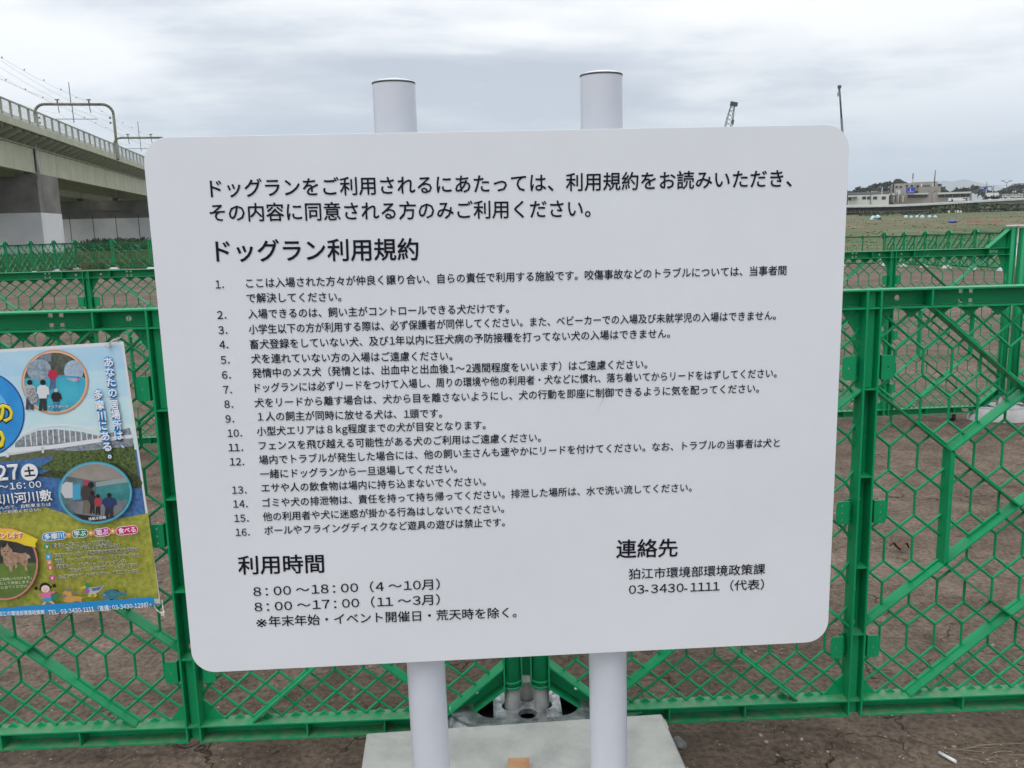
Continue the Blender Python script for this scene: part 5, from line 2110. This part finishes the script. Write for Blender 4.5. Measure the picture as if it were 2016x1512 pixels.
mb.obox((bc.x, bc.y, 5.6), (1, 0, 0), (0, 1, 0), (0, 0, 1), 3.2, 1.5, 1.2)
mb.build('cab_body', M_dark, cr, True)
for sgn_ in (-1, 1):
    mb = MB()
    mb.prism(rrect(-3, 3, -.55, .55, .54, 6), -.4, .4)
    me = mb.mesh('track')
    me.materials.append(M_dark)
    me.transform(Matrix.Translation((bc.x, bc.y + sgn_ * 1.6, 4.1)))
    link('track', me, cr, True)
dm = empty('drilling_mast', tuple(pt(1666, 425, 236)), 0, 'tall thin dark drilling mast rising beside the right sign corner', 'mast')
a, b = pt(1668.5, 418, 236), pt(1652.6, 171, 236)
mb = MB()
mb.bar(a, a.lerp(b, .75), .34, .30, n=8)
mb.build('lower_mast', M_greyroof, dm, True)
mb = MB()
mb.bar(a.lerp(b, .75), b, .25, .2, n=8)
mb.build('upper_mast', M_dark, dm, True)
mb = MB()
mb.obox(b, (1, 0, 0), (0, 1, 0), (0, 0, 1), .35, .3, .35)
mb.bar(b + Vector((-.25, 0, -.4)), b + Vector((-.25, 0, -2.2)), .06, n=5)
mb.bar(b + Vector((-.25, 0, -1.4)), b + Vector((-.25, 0, -2.2)), .15, n=6)
mb.build('mast_head', M_dark, dm, True)

# ------------------------------------------------------------------ woods, bank scrub, mountains
def wood(name, prof, D, depth, mt, lb, leaf, dens, seed, grp=None, zb=3.0):
    """wooded rise: profile of (direction x, skyline y); crown masses built from leaf clumps over a solid bank"""
    mb = MB()
    rr = random.Random(seed)
    top = [pt(x, y, D) for x, y in prof]
    # core
    n = Vector((top[0].x, top[0].y, 0)).normalized() * depth
    for a, b in zip(top, top[1:]):
        vs = []
        for p in (a, b):
            h = p.z - leaf * 2.0
            vs += [(p.x, p.y, h * .80 if h > 0 else h), (p.x - n.x * .3, p.y - n.y * .3, zb - .5), (p.x + n.x, p.y + n.y, h * .8), (p.x + n.x, p.y + n.y, zb - .5)]
        mb.add(vs, [(0, 4, 5, 1), (0, 2, 6, 4), (2, 3, 7, 6)])
    for a, b in zip(top, top[1:]):
        L_ = (b - a).length
        for k in range(int(L_ * dens)):
            t = rr.random()
            p = a.lerp(b, t)
            q = rr.random() ** 1.6
            z = p.z - q * (p.z - zb) + leaf * 1.2 * noise.noise(Vector((p.x * .12 / leaf, q * 4, seed))) * (1 if q < .25 else 3)
            off = -n * .3 * q * rr.uniform(.6, 1.2)
            c = Vector((p.x, p.y, 0)) + off
            u1 = Vector((rr.gauss(0, 1), rr.gauss(0, 1), rr.gauss(0, 1))).normalized() * leaf * rr.uniform(.5, 1.1)
            u2 = u1.cross(Vector((rr.gauss(0, 1), rr.gauss(0, 1), rr.gauss(0, 1)))).normalized() * leaf * rr.uniform(.5, 1.0)
            cc = Vector((c.x, c.y, z))
            mb.add([cc - u1, cc + u2, cc + u1, cc - u2], [(0, 1, 2, 3)])
    o = mb.build(name, mt)
    return tag(o, lb, 'wood', grp, 'stuff')


wood('wooded_hill', [(1650, 381), (1672, 380), (1684, 375), (1692, 372), (1705, 370), (1712, 366), (1722, 363.5), (1735, 363), (1750, 362.5), (1760, 360.5), (1772, 361.5), (1790, 366), (1830, 363), (1846, 364), (1856, 371), (1866, 378), (1872, 383)],
     520, 60, M_foli, 'dark wooded rise behind the white building and the works', 2.0, 12, 3)
wood('wooded_hill', [(1868, 384), (1877, 377), (1884, 373), (1897, 371), (1910, 370), (1920, 371), (1934, 376), (1946, 379), (1958, 380), (1966, 380)], 560, 60, M_foli, 'dark rounded wood in the middle, right of the works', 2.0, 12, 8)
wood('wooded_hill', [(1966, 381), (1980, 377), (1992, 372), (2004, 369.5), (2020, 369), (2050, 372)], 560, 60, M_foli, 'dark wood at the far right behind the portal frame', 2.0, 12, 9)
wood('bank_scrub', [(1836, 411), (1850, 409), (1870, 408), (1890, 406), (1905, 404.5), (1925, 404), (1950, 402.5), (1965, 402.2), (1990, 403.5), (2020, 403), (2060, 403)], 196, 8, M_foli2,
     'green scrub growing along the foot of the retaining wall', .35, 60, 12, zb=2.0)
wood('bank_scrub', [(1690, 422), (1720, 420.5), (1745, 418), (1765, 417.5), (1790, 420), (1830, 418.5), (1850, 415)], 190, 6, M_foli2, 'low olive scrub in front of the barrier below the raised road', .25, 40, 13, zb=1.9)


def mountain(name, prof, D, depth, lb):
    mb = MB()
    P = []
    for (xa, ya), (xb, yb) in zip(prof, prof[1:]):
        for k in range(6):
            t = k / 6
            x, y = xa + (xb - xa) * t, ya + (yb - ya) * t
            P.append(pt(x, y + 1.0 * noise.noise(Vector((x * .15, D * .01, 0))), D))
    n = 6
    vs = []
    for p in P:
        dr = Vector((p.x, p.y, 0)).normalized()
        for j in range(n):
            t = j / (n - 1)
            q = Vector((p.x, p.y, 0)) - dr * depth * t
            vs.append((q.x, q.y, p.z * (1 - t) ** 1.3 - 4 * t + 40 * (1 - t) * t * noise.noise(Vector((q.x * .004, q.y * .004, 2)))))
        q = Vector((p.x, p.y, 0)) + dr * depth
        vs.append((q.x, q.y, -4))
    m_ = n + 1
    fs = [(i * m_ + j, i * m_ + j + 1, (i + 1) * m_ + j + 1, (i + 1) * m_ + j) for i in range(len(P) - 1) for j in range(n - 1)]
    fs += [(i * m_, (i + 1) * m_, (i + 1) * m_ + n, i * m_ + n) for i in range(len(P) - 1)]
    mb.add(vs, fs, True)
    o = mb.build(name, M_hill)
    o['kind'] = 'structure'
    return o


mountain('mountains', [(1400, 392), (1560, 385), (1660, 378), (1700, 371), (1745, 372), (1780, 366), (1820, 362), (1850, 357), (1862, 355), (1874, 358), (1890, 354), (1903, 353), (1915, 357), (1940, 362), (1970, 368), (2030, 372), (2200, 378)], 6000, 900, '')
mountain('mountains', [(-500, 470), (-200, 440), (100, 455), (420, 440), (700, 432), (1000, 425), (1400, 400)], 6200, 900, '')

# ------------------------------------------------------------------ air
hb = MB()
hb.box(-7500, 7500, -300, 7500, -6, 620)
hz_m = bpy.data.materials.new('haze_air')
hz_m.use_nodes = True
t = hz_m.node_tree
t.nodes.remove(t.nodes['Principled BSDF'])
pv = t.nodes.new('ShaderNodeVolumePrincipled')
pv.inputs['Color'].default_value = (0.86, 0.91, 0.97, 1)
pv.inputs['Density'].default_value = 0.0002
pv.inputs['Anisotropy'].default_value = 0.0
t.links.new(pv.outputs[0], t.nodes['Material Output'].inputs['Volume'])
o = hb.build('haze', hz_m)
o['kind'] = 'stuff'
scene.cycles.volume_bounces = 1
scene.cycles.max_bounces = 8
scene.cycles.diffuse_bounces = 3
